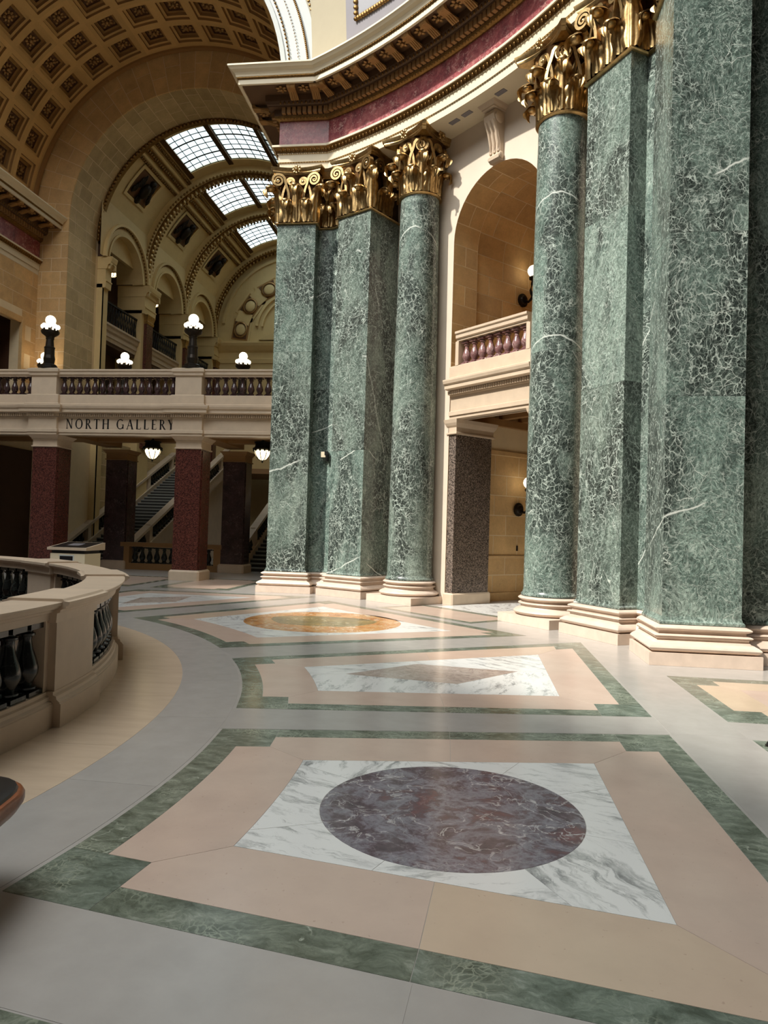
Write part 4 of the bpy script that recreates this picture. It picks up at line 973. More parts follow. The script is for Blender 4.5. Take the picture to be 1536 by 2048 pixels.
# arcade walls
def hall_side(sx, full):
    wa = empty('wall_arcade_left' if sx < 0 else 'wall_arcade_right', (sx*HXW, 0, 0), kind='structure')
    if not full:
        MB().box(0, .3, 22.3, 35.5, 0, 15.2).build('wall_face', HALLP, wa); return wa
    for b in range(3):
        yc = (RB[b]+RB[b+1])/2; hwid = BAY/2; R_ = 1.45; zs = 12.30
        m = MB(); n = 20
        A = [(yc-R_*cos(pi*i/n), zs+R_*sin(pi*i/n)) for i in range(n+1)]
        O = []
        for i in range(n+1):
            a = pi*i/n; c, s_ = -cos(a), sin(a); k = min(hwid/abs(c) if abs(c) > 1e-6 else 1e9, 2.35/s_ if s_ > 1e-6 else 1e9); O.append((yc+k*c, zs+k*s_))
        m.add([(0, y, z) for y, z in A+O], [(i, i+1, n+1+i+1, n+1+i) for i in range(n)]); m.add([(0, y, z) for y, z in A]+[(-1.2, y, z) for y, z in A], [(i, i+1, n+2+i, n+1+i) for i in range(n)])
        m.build('arch_wall', HALLP, wa)
        def yr(r0, r1, x0, x1, nm, mt):
            q = [(pi*i/24) for i in range(25)]; m = MB(); m.add([(x, yc-rr*cos(a), zs+rr*sin(a)) for a in q for rr, x in ((r0, x0), (r0, x1), (r1, x1), (r1, x0))], [(4*i+j, 4*i+(j+1) % 4, 4*i+4+(j+1) % 4, 4*i+4+j) for i in range(24) for j in range(4)]); return m.build(nm, mt, wa)
        yr(R_, R_+.09, -.02, .05, 'arch_moulding', HALLP); yr(R_+.38, R_+.48, 0, .14, 'arch_hood', HALLP)
        m = MB(); u = MB().ball((0, 0, 0), .045, 6, 4)
        for k in range(40): a = pi*k/39; m.add(u.v, u.f, 0, Matrix.Translation((.05, yc-(R_+.34)*cos(a), zs+(R_+.34)*sin(a))))
        o = m.build('bead_ornament', GOLDD, wa, smooth=True); o['kind'] = 'stuff'
        # upper balcony ledge and lattice
        ya, yb = RB[b]+.55, RB[b+1]-.55
        MB().sweep([(-.25, ya), (-.25, yb)], [(-.1, 9.15), (.0, 9.15), (.02, 9.30), (.06, 9.32), (.06, 9.50), (.12, 9.55), (.14, 9.70), (.20, 9.74), (.20, 9.82), (-.2, 9.84)]).build('ledge', BUFF, wa)
        m = MB(); N = 14
        for k in range(N):
            y = ya+(yb-ya)*k/N; y2 = ya+(yb-ya)*(k+1)/N
            m.tube([(-.25, y, 9.84), (-.25, y2, 10.72)], .018, 4); m.tube([(-.25, y2, 9.84), (-.25, y, 10.72)], .018, 4); m.tube([(-.25, y, 9.84), (-.25, y, 10.72)], .016, 4)
        m.box(-.29, -.21, ya, yb, 10.70, 10.77); m.box(-.28, -.22, ya, yb, 9.84, 9.89); m.build('lattice_railing', IRON, wa)
        MB().box(-1.25, -1.2, RB[b]+.4, RB[b+1]-.4, 5.0, 9.2).build('brown_panel', BROWNW, wa)
    for i, y in enumerate(RB):
        a, b_ = y-.55, y+.55
        if i == 0: a, b_ = 22.3, 22.75
        MB().box(-1.2, -.02, a, b_, 0, 11.2).build('pier_body', HALLP, wa)
        if i: MB().box(-.02, .12, y-.30, y+.30, 5.0, 10.65).build('pier_shaft', m_gr, wa); 
        if i:
            m = MB().rings([[(-.02, y-.32-o, z), (.14+o, y-.32-o, z), (.14+o, y+.32+o, z), (-.02, y+.32+o, z)] for o, z in ((0, 10.65), (.02, 10.75), (.0, 10.8), (.06, 11.05))]); m.build('gilt_capital', GOLD, wa)
        MB().sweep([(0, a), (0, b_)], [(-1.2, 11.05), (.10, 11.05), (.12, 11.30), (.15, 11.32), (.15, 11.36), (.10, 11.38), (.10, 11.80), (.16, 11.84), (.18, 11.98), (.28, 12.02), (.32, 12.10), (.36, 12.24), (.36, 12.30), (-1.2, 12.31)]).build('impost', HALLP, wa)
        MB().sweep([(-1.2, b_), (.30, b_)], [(-.02, 11.8), (.06, 11.84), (.08, 11.98), (.18, 12.02), (.26, 12.24), (.26, 12.30), (-.02, 12.31)]).build('impost_return', HALLP, wa)
        MB().sweep([(.30, a), (-1.2, a)], [(-.02, 11.8), (.06, 11.84), (.08, 11.98), (.18, 12.02), (.26, 12.24), (.26, 12.30), (-.02, 12.31)]).build('impost_return', HALLP, wa)
    # corridor behind
    m = MB(); m.box(-4.6, -4.5, 20.4, 36, 0, 15.5); m.box(-4.6, -.02, 20.4, 36, 15.3, 15.5); m.box(-4.6, -.3, 20.4, 36, 9.0, 9.15); m.box(-4.6, -.02, 22.32, 22.42, 0, 15.5); m.box(-4.6, -.02, 35.2, 35.3, 0, 15.5)
    m.build('corridor', BROWNW, wa)
    return wa
m_gr = REDG
WAL = hall_side(-1, True); hall_side(1, False)
# lower stair-hall walls in pale stone
ws = empty('wall_stair_left', (-4.75, 0, 0), kind='structure'); MB().box(-.4, -.02, 22.3, 35, 0, 5.0).build('wall_backing', MORTAR, ws)
blocks_on(ws, (-.02, 22.3), (0, 1), (1, 0), 12.0, 0, 5.0, .5, 1.0, STONEG)
# carved eagles in their square panels
def HVP(a, y, o=0): r = HR-o; return (r*cos(RD(a)), y, HZ+r*sin(RD(a)))
for b in range(3):
    yc = (RB[b]+RB[b+1])/2-.1; a_c = 142.0; da = 8.0; dy = .85
    corners = [(a_c-da, yc-dy), (a_c-da, yc+dy), (a_c+da, yc+dy), (a_c+da, yc-dy)]
    for s0, s1, o0, o1, nm, mt in ((1.12, .92, .05, .05, 'relief_frame', HALLP), (.92, .86, .05, .0, 'relief_edge', GOLDD), (.86, .02, .01, .01, 'relief_panel', COFD)):
        q = []
        for s_, o_ in ((s0, o0), (s1, o1)):
            for i in range(4):
                c0, c1 = corners[i], corners[(i+1) % 4]
                for k in range(4):
                    aa = a_c+(c0[0]+(c1[0]-c0[0])*k/4-a_c)*s_; yy = yc+(c0[1]+(c1[1]-c0[1])*k/4-yc)*s_; p = HVP(aa, yy, o_); q.append((p[0], p[1], p[2]-HZ))
        MB().add(q, [(i, (i+1) % 16, 16+(i+1) % 16, 16+i) for i in range(16)]).build(nm, mt, hv)
    p = HVP(a_c, yc, .05); nr = Vector((-cos(RD(a_c)), 0, -sin(RD(a_c)))); tz = Vector((sin(RD(a_c)), 0, -cos(RD(a_c))))
    ty = Vector((0, 1, 0)); M = Matrix.Identity(4)
    tz = -tz if tz.z < 0 else tz
    for i in range(3): M[i][0], M[i][1], M[i][2], M[i][3] = ty[i], -nr[i], tz[i], p[i]
    lab = ('carved dark eagle in the square panel nearest, above the first hall arch', 'carved dark eagle in the square panel above the middle hall arch', 'carved dark eagle in the furthest square panel of the hall')[b]
    e = empty('carved_eagle', label=lab, cat='relief', group='carved eagles on the hall vault'); e.matrix_world = M @ Matrix.Scale(1.3, 4)
    m = MB().ball((0, -.10, -.05), .22, 10, 8, 0, .8, .6, 1.3); m.ball((0, -.06, -.40), .13, 8, 6, 0, 1.2, .4, 1.2); m.build('body', BRONZE, e, smooth=True)
    MB().ball((.03, -.16, .30), .11, 8, 6).ball((.12, -.20, .29), .05, 6, 4, 0, 1.6, .7, .7).build('head', BRONZE, e, smooth=True)
    for sx in (-1, 1):
        m = MB()
        for k in range(6): m.ball((sx*(.24+.06*k), -.06, .12-.06*k+.10*(k < 3)), .12, 6, 5, 0, .42, .35, 1.9-.18*k, Matrix.Rotation(sx*RD(8), 4, 'Y'))
        m.build('wing', BRONZE, e, smooth=True)
# end wall with medallions
we = empty('wall_hall_end', (0, 35.1, 0), kind='structure')
n = 40; MB().add([(HR*cos(pi*i/n), 0, HZ+HR*sin(pi*i/n)) for i in range(n+1)]+[(-HR, 0, 0), (HR, 0, 0)], [tuple(range(n+1))+(n+1, n+2)]).build('wall_face', HALLP, we)
MB().sweep([(-4.8, 0), (4.8, 0)], [(-.1, 11.0), (.05, 11.0), (.08, 11.25), (.05, 11.27), (.05, 11.6), (.15, 11.7), (.3, 11.95), (.35, 12.1), (.35, 12.2), (-.1, 12.25)]).build('cornice', HALLP, we)
def yarc(m, r0, r1, y0, y1, a0, a1, n=30, zc=HZ): 
    q = MB(); yring(q, r0, r1, y0, y1, RD(a0), RD(a1), n); m.add(q.v, q.f, 0, Matrix.Translation((0, 0, zc))); return m
for r0, r1 in ((4.05, 4.20), (2.05, 2.2), (1.75, 1.85)): yarc(MB(), r0, r1, -.12, .02, 5, 175).build('arch_moulding', HALLP, we)
for k, a in enumerate((174, 147, 120, 93)):
    r = 3.1; x, z = r*cos(RD(a-2)), HZ-.45+r*sin(RD(a-2)); M = Matrix.Translation((x, 0, z)) @ Matrix.Rotation(RD(90-a+2), 4, 'Y')
    fr_ = empty('medallion', (x, 0, z)); fr_.parent = we; fr_.rotation_euler = (0, RD(90-a+2), 0)
    m = MB(); m.box(-.75, .75, -.05, 0, -.60, .60); m.build('medallion_panel', HALLP, fr_)
    m = MB(); m.box(-.52, .52, -.09, -.05, -.40, .40); m.build('medallion_ground', COFD, fr_); m = MB().box(-.60, .60, -.075, -.05, -.48, .48); m.build('medallion_frame', GILTP, fr_)
    m = MB().lathe([(.34, 0), (.42, .03), (.42, .06), (.34, .08)], 20, cap=False, M=Matrix.Scale(1.15, 4, (1, 0, 0)) @ RX90); m.build('medallion_ring', GILTP, fr_, loc=(0, -.09, 0), smooth=True)
    m = MB().ball((0, -.09, 0), .30, 14, 8, 0, 1.15, .25, 1); m.build('medallion_boss', HALLP, fr_, smooth=True)
    m = MB().box(-.33, .33, -.10, 0, -.42, .42); m.build('square_panel', HALLP, we, loc=(3.1*cos(RD(a-15)), 0, HZ-.45+3.1*sin(RD(a-15))), rot=(0, RD(105-a), 0))
m = MB(); m.add([(x, y, z) for y in (-.4, 0) for x, z in ((-1.9, 12.25), (1.9, 12.25), (0, 13.15))], [(0, 1, 2), (3, 5, 4), (0, 3, 4, 1), (1, 4, 5, 2), (2, 5, 3, 0)]); m.build('pediment', HALLP, we)

# ================================================================== NORTH GALLERY
GY = 15.42; PX = 2.26; XL, XR = -5.80, 5.75
g = empty('north_gallery', (0, GY, 0), label='stone gallery bridge with balustrade and carved gallery name across the arm', cat='gallery')
gp = [(XL, 0), (-PX-.45, 0), (-PX-.45, -.10), (-PX+.45, -.10), (-PX+.45, 0), (PX-.45, 0), (PX-.45, -.10), (PX+.45, -.10), (PX+.45, 0), (XR, 0)]
MB().sweep(gp, BEAM).build('beam', BUFF, g); MB().sweep(gp, DENTC).build('cornice', BUFF, g); MB().sweep(gp, DADO).build('dado', BUFF, g)
for i in range(int((XR-XL)/.066)):
    x = XL+.03+i*.066; pr_ = abs(abs(x)-PX) < .45; inst('dentil', SDENT, g, (x, -.05-(.10 if pr_ else 0), 4.745))
MB().box(XL, XR, .15, 4.3, 4.55, 5.08).build('floor_slab', OCHRE, g)
for y in (1.2, 2.5): MB().box(XL, XR, y, y+.35, 4.32, 4.56).build('ceiling_beam', OCHRE, g)
for x in (-PX, PX): MB().box(x-.3, x+.3, .1, 4.2, 4.30, 4.56).build('ceiling_beam', OCHRE, g)
segs = [(XL, -PX-.42), (-PX+.42, PX-.42), (PX+.42, XR)]
for a, b in segs: MB().sweep([(a, 0), (b, 0)], RAIL).build('rail', BUFF, g)
for x in (-PX, PX):
    MB().box(x-.40, x+.40, -.10, .32, 5.40, 5.96).build('pedestal', BUFF, g)
    MB().rings([[(x-.40-o, -.10-o, z), (x+.40+o, -.10-o, z), (x+.40+o, .32+o, z), (x-.40-o, .32+o, z)] for o, z in ((.0, 5.95), (.05, 5.97), (.05, 6.04), (.09, 6.07), (.09, 6.15), (.02, 6.19))]).build('pedestal_cap', BUFF, g)
for a, b in segs:
    n = round((b-a)/.252)
    for i in range(n): add_baluster(BAL_GAL, g, (a+(b-a)*(i+.5)/n, .10, 5.40))
# lettering cut in the beam
def letter(ch):
    m = MB(); T, t_, S = .19, .09, .06
    def st_(x0, z0, x1, z1, w): 
        dx, dz = x1-x0, z1-z0; m.add([(x0-w/2, 0, z0), (x0+w/2, 0, z0), (x1+w/2, 0, z1), (x1-w/2, 0, z1)], [(0, 1, 2, 3)])
    def sf(x, z, w=.26): m.add([(x-w/2, 0, z-S/2), (x+w/2, 0, z-S/2), (x+w/2, 0, z+S/2), (x-w/2, 0, z+S/2)], [(0, 1, 2, 3)])
    def hb(x0, x1, z, h=.06): m.add([(x0, 0, z-h/2), (x1, 0, z-h/2), (x1, 0, z+h/2), (x0, 0, z+h/2)], [(0, 1, 2, 3)])
    def ring(cx, cz, rx, rz, a0, a1, n=20):
        q = []
        for i in range(n+1):
            a = RD(a0+(a1-a0)*i/n); w = t_*.6+(T-t_*.6)*abs(cos(a)); q += [(cx+rx*cos(a), 0, cz+rz*sin(a)), (cx+(rx-w)*cos(a), 0, cz+(rz-t_)*sin(a))]
        m.add(q, [(2*i, 2*i+1, 2*i+3, 2*i+2) for i in range(n)])
    w = .8
    if ch == 'N': st_(.14, 0, .14, 1, t_); st_(.16, 1, .74, 0, T); st_(.74, 0, .74, 1, t_); sf(.14, .02); sf(.10, .98); sf(.74, .98); w = .9
    if ch == 'O': ring(.48, .5, .48, .52, 0, 360, 32); w = .98
    if ch == 'R': st_(.18, 0, .18, 1, T); ring(.32, .74, .32, .26, -90, 90); hb(.18, .34, .97); hb(.18, .36, .49); st_(.36, .5, .72, 0, T); sf(.18, .02); sf(.14, .98, .2); sf(.74, .02, .2); w = .78
    if ch == 'T': st_(.4, 0, .4, 1, T); hb(.04, .76, .97); st_(.06, .82, .06, 1, .05); st_(.74, .82, .74, 1, .05); sf(.4, .02); w = .8
    if ch == 'H': st_(.16, 0, .16, 1, T); st_(.76, 0, .76, 1, T); hb(.16, .76, .52); [sf(x, z) for x in (.16, .76) for z in (.02, .98)]; w = .92
    if ch == 'G': ring(.48, .5, .48, .52, 45, 330, 28); st_(.84, .04, .84, .45, .13); sf(.80, .45); w = .96
    if ch == 'A': st_(.10, 0, .44, 1, t_); st_(.78, 0, .44, 1, T); hb(.2, .66, .36); sf(.10, .02); sf(.78, .02); w = .88
    if ch == 'L': st_(.18, 0, .18, 1, T); hb(.18, .64, .03); st_(.63, 0, .65, .2, .05); sf(.18, .98); w = .68
    if ch == 'E': st_(.18, 0, .18, 1, T); hb(.10, .62, .03); hb(.18, .52, .52); hb(.10, .60, .97); st_(.62, 0, .64, .18, .05); st_(.6, .82, .6, 1, .05); w = .70
    if ch == 'Y': st_(.4, 0, .4, .48, T); st_(.4, .46, .10, 1, T); st_(.4, .46, .72, 1, t_); sf(.4, .02); sf(.1, .98); sf(.72, .98); w = .8
    return m, w
Hh = .29; txt = 'NORTH GALLERY'; ws_ = []
for ch in txt: ws_.append(.62 if ch == ' ' else letter(ch)[1]+.30)
sc = 3.46/sum(ws_); x = -1.58+.02
for ch, w in zip(txt, ws_):
    if ch != ' ':
        m, _ = letter(ch); q = MB(); q.add([(p[0]*sc, 0, p[2]*Hh) for p in m.v], m.f); o = q.build('letter', BLACK, g, loc=(x, -.003, 4.39))
    x += w*sc
# pillars
def pillar(loc, label, mt, front=True):
    t = empty('granite_pillar', loc, label=label, cat='pillar', group='square granite pillars carrying the gallery')
    MB().bevbox(-.47, .47, -.47, .47, 0, .30, .05).build('plinth', BUFF, t)
    MB().rings([[(-h, -h, z), (-.06-h*.0, -h, z), (h, -h, z), (h, h, z), (-h, h, z)] for h, z in ((.385, .30), (.385, 3.84))]).build('shaft', mt, t)
    MB().box(.385, .41, -.30, .30, .32, 3.80).build('shaft_panel', mt, t)
    MB().rings([[(-.38-o, -.38-o, z), (.38+o, -.38-o, z), (.38+o, .38+o, z), (-.38-o, .38+o, z)] for o, z in ((.02, 3.84), (.04, 3.85), (.04, 3.88), (.01, 3.89), (.01, 4.06), (.04, 4.07), (.04, 4.10), (.10, 4.17), (.12, 4.20))]).build('capital', BUFF if front else OCHRE, t)
pillar((-PX, GY+.46, 0), 'red granite pillar under the gallery, left of the carved name, base hidden by balustrade', REDG)
pillar((PX, GY+.46, 0), 'red granite pillar under the gallery standing in full view on its pale plinth', REDG)
pillar((-PX+.25, 19.75, 0), 'dark granite pillar at the back of the gallery, left of the stair', DKMAR, False)
pillar((PX+.05, 19.75, 0), 'dark granite pillar at the back of the gallery, beside the right-hand stair', DKMAR, False)
# back rail of gallery
rb = empty('gallery_back_rail', (0, 19.7, 0), label='rear balustrade of the upper gallery behind the front one', cat='balustrade')
MB().sweep([(XL, 0), (XR, 0)], RAIL).build('rail', BUFF, rb); MB().box(XL, XR, 0, .25, 5.085, 5.4).build('dado', BUFF, rb)
for i in range(44): add_baluster(BAL_GAL, rb, (XL+.13+i*.262, .1, 5.40))
# back balustrade on the ground floor between the dark pillars
bb = empty('hall_balustrade', (0, 19.5, 0), label='low dark balustrade on the floor between the rear pillars', cat='balustrade')
MB().box(-1.75, 1.95, -.12, .12, 0, .22).build('base', OCHRE, bb); MB().box(-1.75, 1.95, -.15, .15, .80, .95).build('rail', OCHRE, bb)
for x in (-1.6, 1.85): MB().box(x-.18, x+.18, -.13, .13, .22, .80).build('pedestal', OCHRE, bb)
for i in range(12): add_baluster(BAL_DARK, bb, (-1.25+i*.27, 0, .22))
# ------------------------------------------------------------------ lamps
def lamp_post(loc, h, label, n=8):
    t = empty('lamp_post', loc, label=label, cat='lamp', group='bronze globe lamps on the gallery')
    MB().lathe([(.30, 0), (.30, .05), (.24, .08), (.24, .12), (.18, .16)], 8).build('foot', BRONZE, t)
    z = h-.30
    MB().lathe([(.15, .16), (.16, .25), (.17, .32), (.15, .42), (.145, .62), (.155, .64), (.155, .67), (.125, .69), (.105, z-.32), (.12, z-.30), (.12, z-.27)], 16).build('shaft', BRONZE, t)
    MB().lathe([(.11, z-.27), (.13, z-.22), (.24, z-.14), (.26, z-.10), (.26, z-.06), (.10, z-.04)], 20).build('cup', BRONZE, t)
    for k in range(n):
        a = 2*pi*(k+.5)/n; x, y = .205*cos(a), .205*sin(a)
        MB().lathe([(.02, 0), (.035, .04), (.02, .07)], 8).build('socket', BRONZE, t, loc=(x, y, z-.06)); MB().ball((0, 0, 0), .072, 10, 7).build('small_globe', GLOBE, t, smooth=True, loc=(x, y, z+.075))
    MB().lathe([(.04, -.06), (.05, .10), (.06, .14)], 10).build('stem', BRONZE, t, loc=(0, 0, z)); MB().ball((0, 0, 0), .15, 16, 10).build('large_globe', GLOBE, t, smooth=True, loc=(0, 0, z+.27))
lamp_post((-PX, GY+.11, 6.19), 1.52, 'bronze globe lamp standing left above the carved gallery name')
lamp_post((PX, GY+.11, 6.19), 1.52, 'bronze globe lamp standing right on the front gallery pedestal')
lamp_post((-2.08, 19.8, 6.16), 1.50, 'smaller looking globe lamp behind the gallery rail between the two front lamps')
lamp_post((2.35, 19.8, 6.16), 1.50, 'globe lamp behind the rail close to the green pilaster')
lamp_post((-5.15, 19.75, 6.16), 1.50, 'globe lamp half hidden behind the leftmost lamp, lighting the corner wall')
def lantern(loc, label, s=1.0, chain=.25):
    t = empty('hanging_lantern', loc, label=label, cat='lantern', group='hanging glass lanterns')
    t.scale = (s, s, s)
    MB().lathe([(.03, -.33), (.13, -.29), (.21, -.20), (.255, -.10), (.265, 0), (.25, .02)], 16).build('glass_bowl', LANT, t, smooth=True)
    m = MB()
    for k in range(8):
        a = 2*pi*k/8; m.tube([(r*cos(a), r*sin(a), z) for r, z in ((.03, -.345), (.14, -.30), (.22, -.205), (.265, -.10), (.275, .01))], .012, 5)
    m.lathe([(.01, -.42), (.035, -.38), (.02, -.355), (.05, -.34), (.01, -.32)], 8); m.build('cage', IRON, t)
    m = MB().lathe([(.27, .0), (.33, .03), (.33, .07), (.26, .10), (.24, .22), (.28, .24), (.28, .28), (.10, .30)], 20)
    for k in range(12): a = 2*pi*k/12; m.ball((.30*cos(a), .30*sin(a), -.01), .035, 6, 4)
    m.build('crown', IRON, t); MB().lathe([(.10, .30), (.03, .34), (.025, .30+chain), (.12, .32+chain), (.12, .36+chain)], 10).build('stem', IRON, t)
lantern((.2, 17.5, 4.03), 'round glass lantern hanging under the gallery in the middle bay', .95, .183); lantern((3.88, 17.5, 4.05), 'round glass lantern under the gallery beside the green pilaster', .95, .163)
lantern((-6.6, 26.9, 13.45), 'lit lantern glowing inside the nearest upper hall arch', 1.0, 1.1); lantern((-6.6, 31.4, 13.45), 'lit lantern glowing inside the middle upper hall arch', 1.0, 1.1)
def sconce(al, off, z, label):
    x, y, _ = dpt(al, off); t = empty('wall_sconce', (x, y, z), RD(-45), label=label, cat='lamp', group='globe wall lamps in the niche')
    MB().lathe([(.17, 0), (.17, .03), (.12, .05), (.10, .09), (.04, .11)], 16, M=Matrix.Rotation(RD(90), 4, 'Y')).build('backplate', BRONZE, t)
    MB().tube([(.08, 0, -.02), (.20, .0, -.08), (.30, .0, -.02), (.30, 0, .10), (.26, 0, .20), (.30, 0, .34), (.34, 0, .44)], [.035, .03, .035, .04, .03, .03, .04], 8).build('arm', BRONZE, t, smooth=True)
    MB().lathe([(.04, .42), (.10, .45), (.11, .50), (.06, .54)], 12).build('cup', BRONZE, t, loc=(.34, 0, 0)); MB().ball((0, 0, 0), .145, 16, 10).build('globe', GLOBE, t, smooth=True, loc=(.34, 0, .66))
sconce(17.92, 1.41, 7.52, 'upper globe wall lamp glowing on the vaulted niche wall'); sconce(17.92, 1.38, 2.25, 'lower globe wall lamp beside the nearer column, near the floor')
# security camera
t = empty('security_camera', (6.86, 13.43, 3.45), label='small black security camera fixed beside the pilaster', cat='camera')
MB().box(-.16, 0, -.10, 0, .0, .14).build('mount', CREAM, t); MB().tube([(0, -.10, -.10), (.02, -.13, .08)], .05, 10).build('body', IRON, t); MB().box(-.06, .02, -.14, -.02, .05, .15).build('bracket', IRON, t)
# urn behind the gallery rail
t = empty('pedestal_urn', (-2.85, 19.95, 6.16), label='dark urn with a reddish flat top behind the gallery rail', cat='urn')
MB().lathe([(.10, 0), (.16, .05), (.08, .10), (.10, .3), (.30, .70), (.33, .78)], 14).build('bowl', BRONZE, t, smooth=True); MB().lathe([(.34, .78), (.34, .90), (.30, .92)], 14).build('rim', MAROON, t)

# ================================================================== STAIRS
def stair(x0, x1, y0, n, label, rise=.142, run=.308):
    t = empty('grand_stair', ((x0+x1)/2, y0, 0), label=label, cat='staircase', group='twin stairs of the hall'); hw = (x1-x0)/2
    st1 = MB().box(-hw+.2, hw-.2, .03, run+.06, -.03, rise-.045, 1).box(-hw+.2, hw-.2, 0, run+.06, rise-.045, rise, 0).mesh('step', [STEPD, BROWNG])
    for i in range(n): inst('step', st1, t, (0, i*run, i*rise))
    L = n*run; H = n*rise
    def slope(xa, xb, z0, z1, nm, mt, y0_=-.3): 
        m = MB(); k = rise/run; m.add([(x, y, z+k*y) for x in (xa, xb) for y in (y0_, L) for z in (z0, z1)], [(0, 1, 3, 2), (4, 6, 7, 5), (0, 4, 5, 1), (2, 3, 7, 6), (0, 2, 6, 4), (1, 5, 7, 3)]); return m.build(nm, mt, t)
    for sx in (-1, 1):
        xa, xb = sorted((sx*hw, sx*(hw-.24)))
        slope(xa, xb, -.25, .25, 'stringer', BUFF); slope(xa-.03, xb+.03, .86, .98, 'handrail', BUFF); slope(xa-.03, xb+.03, .25, .31, 'stringer_cap', BUFF)
        for j in range(0, 3*n//2):
            y = .1+j*.21
            if y < L-.1:
                if j % 12 == 6: MB().box(xa+.02, xb-.02, y-.12, y+.12, .2+rise/run*y, .95+rise/run*y).build('pedestal', BUFF, t)
                elif j % 12 not in (5, 7): add_baluster(BAL_DARK, t, ((xa+xb)/2, y, .30+rise/run*y))
    MB().add([(s_*(hw-.2), y, z) for s_ in (-1, 1) for y, z in ((0, -.02), (L, -.02), (L, H-.2))], [(0, 1, 2), (3, 5, 4), (0, 2, 5, 3)]).build('underside', BUFF, t)
stair(-4.70, -1.90, 20.75, 32, 'left-hand grey stone stair rising away behind the gallery pillars'); stair(2.15, 4.4, 20.6, 32, 'right-hand dark stair glimpsed beside the left green pilaster')
m = MB().box(-4.7, 4.4, 30.6, 35, 4.3, 4.55); m.build('ceiling_landing', OCHRE)['kind'] = 'structure'

# ================================================================== ROTUNDA BALUSTRADE
rb = empty('rotunda_balustrade', label='curved buff stone balustrade with dark balusters around the floor opening at left', cat='balustrade')
C0, PIT, HP = 10.4, 22.6, 3.30
cents = [C0+PIT*k for k in range(-6, 10)][:16]
def rsec(prof, a0, a1, n=14):
    m = MB(); A = [RD(a0+(a1-a0)*i/n) for i in range(n+1)]
    k = len(prof); m.add([(r*cos(a), r*sin(a), z) for a in A for r, z in prof], [(i*k+j, i*k+(j+1) % k, (i+1)*k+(j+1) % k, (i+1)*k+j) for i in range(n) for j in range(k)]+[tuple(range(k)), tuple(n*k+j for j in range(k-1, -1, -1))]); return m
COPE = [(7.09, .85), (7.36, .85), (7.36, .905), (7.385, .915), (7.385, .93), (7.40, .94), (7.43, .948), (7.43, .963), (7.445, .966), (7.455, .98), (7.455, .996), (7.44, 1.0), (7.04, 1.0), (7.03, .996), (7.03, .966), (7.06, .948), (7.09, .93)]
BAS = [(7.08, 0), (7.41, 0), (7.41, .185), (7.40, .19), (7.40, .20), (7.38, .215), (7.375, .24), (7.355, .25), (7.355, .28), (7.10, .28), (7.10, .2), (7.08, .18)]
PCOPE = [(7.04, .83), (7.41, .83), (7.415, .905), (7.44, .915), (7.44, .93), (7.455, .94), (7.485, .948), (7.485, .963), (7.50, .966), (7.51, .98), (7.51, 1.0), (7.47, 1.004), (7.455, 1.022), (7.02, 1.022), (7.0, 1.004), (6.97, 1.0), (6.97, .966), (7.0, .948), (7.04, .93)]
PBAS = [(7.03, 0), (7.47, 0), (7.47, .185), (7.46, .19), (7.46, .20), (7.435, .22), (7.43, .245), (7.405, .255), (7.405, .28), (7.06, .28), (7.03, .18)]
PDIE = [(7.07, .28), (7.40, .28), (7.40, .83), (7.07, .83)]
sec = [rsec(COPE, -PIT/2, PIT/2).mesh('coping', BUFF), rsec(BAS, -PIT/2, PIT/2).mesh('base', BUFF), rsec(PCOPE, -HP-.3, HP+.3, 5).mesh('pedestal_cap', BUFF), rsec(PBAS, -HP-.25, HP+.25, 5).mesh('pedestal_base', BUFF), rsec(PDIE, -HP, HP, 5).mesh('pedestal_die', BUFF)]
for k, c in enumerate(cents):
    inst('coping', sec[0], rb, rot=(0, 0, RD(c+PIT/2))); inst('base', sec[1], rb, rot=(0, 0, RD(c+PIT/2)))
    p = inst('pedestal', sec[4], rb, rot=(0, 0, RD(c))); inst('pedestal_cap', sec[2], p); inst('pedestal_base', sec[3], p)
    nb = 8
    for i in range(nb):
        a = c+HP+.35+(PIT-2*HP-.7)*(i+.5)/nb; x, y = pol(7.235, a); add_baluster(BAL_DARK, rb, (x, y, .28), RD(a))
    for s_ in (-1, 1):
        rsec([(7.12, .28), (7.34, .28), (7.34, .85), (7.12, .85)], c+s_*(HP+.25)-.25, c+s_*(HP+.25)+.25, 1).build('half_post', BUFF, rb) if k in (4, 5, 6, 7, 8, 9) else None
# ================================================================== DIRECTORY KIOSK
t = empty('directory_kiosk', (1.02, 11.5, 0), label='pale stone desk with slanted dark top and small screen behind the balustrade', cat='kiosk')
MB().box(-.44, .44, 0, .72, 0, .86).build('body', CREAM, t); MB().box(-.42, .42, .02, .70, .86, .94).build('neck', BLACK, t)
m = MB(); q = [(-.05, .94), (.82, .94), (.82, 1.12), (-.05, 1.0)]; m.add([(x, y, z) for x in (-.50, .50) for y, z in q], [(0, 1, 2, 3), (7, 6, 5, 4), (0, 4, 5, 1), (1, 5, 6, 2), (2, 6, 7, 3), (3, 7, 4, 0)]); m.build('slanted_top', BUFF, t)
m = MB(); m.add([(x, y, z) for x in (-.45, .45) for y, z in ((-.0, 1.012), (.78, 1.118))], [(0, 1, 3, 2)]); m.build('map_glass', BLACK, t)
m = MB(); m.add([(x, y, z+.004) for x in (-.18, .14) for y, z in ((.25, 1.045), (.55, 1.088))], [(0, 1, 3, 2)]); m.build('paper', GREYP, t)
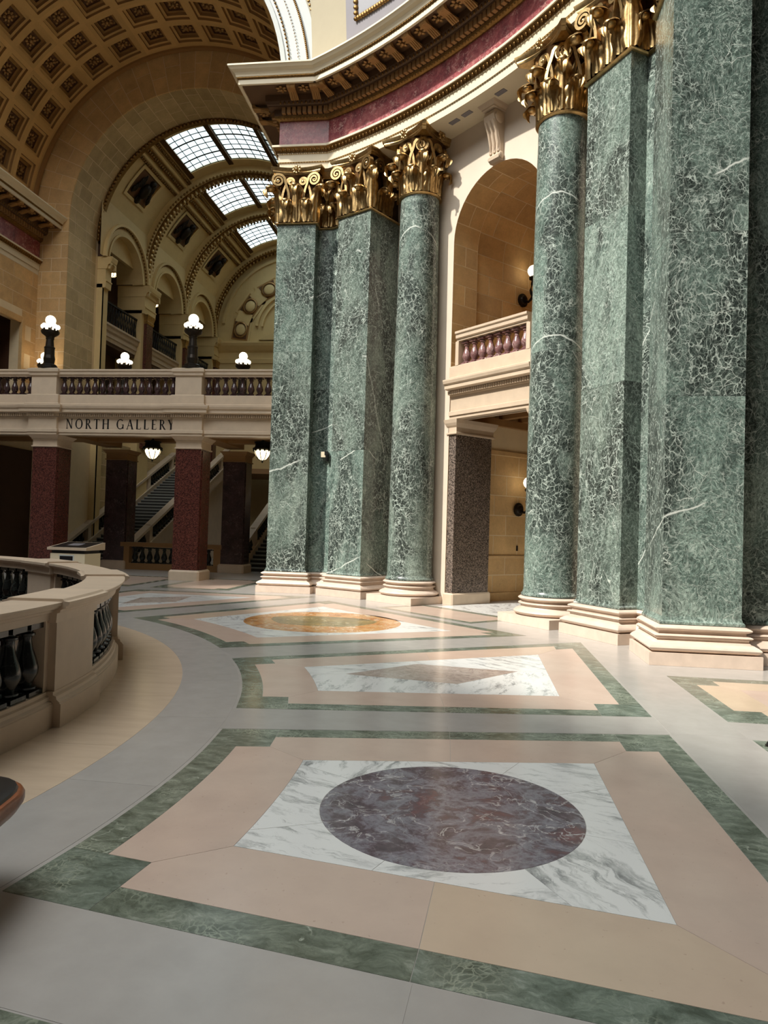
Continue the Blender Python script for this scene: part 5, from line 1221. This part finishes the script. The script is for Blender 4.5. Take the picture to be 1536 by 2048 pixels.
MB().box(-.19, .14, -.012, 0, .52, .80).build('screen', BLACK, t); MB().box(-.22, .17, -.008, 0, .80, .83).build('screen_frame', WHITEP, t); MB().box(.14, .17, -.008, 0, .5, .8).build('screen_frame', WHITEP, t)
# ================================================================== BENCH END AT THE LOWER LEFT EDGE
t = empty('wooden_bench', (8.345, -2.0, 0), label='red-brown wooden bench end with black gold-striped cushion at the lower left edge', cat='bench')
def benchpoly(d):   # outline in plan, rounded at the near corners ; local origin at bench centre
    ne, se, swc, nw = (.335-d, .66-d), (.56-d, -.66+d), (-.30+d, -.78+d), (-.50+d, .60-d); q = []
    P4 = [ne, nw, swc, se]
    for i in range(4):
        p0, p1, p2 = Vector(P4[i-1]), Vector(P4[i]), Vector(P4[(i+1) % 4]); rr_ = .22 if i == 0 else .12; a_ = p1+(p0-p1).normalized()*rr_; b_ = p1+(p2-p1).normalized()*rr_
        for k in range(7): t_ = k/6; q.append(tuple(a_*(1-t_)**2+p1*2*t_*(1-t_)+b_*t_**2))
    return q
m = MB(); m.rings([[(x, y, z) for x, y in benchpoly(d)] for d, z in ((.07, .34), (.02, .36), (.0, .40), (.0, .43), (.008, .445), (.02, .45))]); m.build('seat_frame', WOOD, t, smooth='auto')
m = MB(); m.rings([[(x, y, z) for x, y in benchpoly(d)] for d, z in ((.02, .45), (.025, .462), (.05, .472))]); m.build('cushion', BLACK, t, smooth='auto')
m = MB(); A_, B_ = benchpoly(.085), benchpoly(.10); k = len(A_); m.add([(x, y, .4735) for x, y in A_+B_], [(i, (i+1) % k, k+(i+1) % k, k+i) for i in range(k)]); m.build('gold_stripe', GOLD, t)
for x, y in ((.22, .42), (-.30, .36), (.34, -.5), (-.18, -.6)): MB().lathe([(.03, 0), (.04, .2), (.045, .33)], 10).build('leg', WOOD, t, loc=(x, y, 0), smooth='auto')

# small stud in the floor
t = empty('floor_stud', (13.075, 1.69, 0), label='small dark round stud on the floor at the right picture edge', cat='stud')
MB().lathe([(.05, 0), (.05, .02), (.035, .045), (.005, .055)], 14).build('dome', IRON, t, smooth='auto'); MB().lathe([(.06, 0), (.06, .006)], 14).build('flange', BRONZE, t)
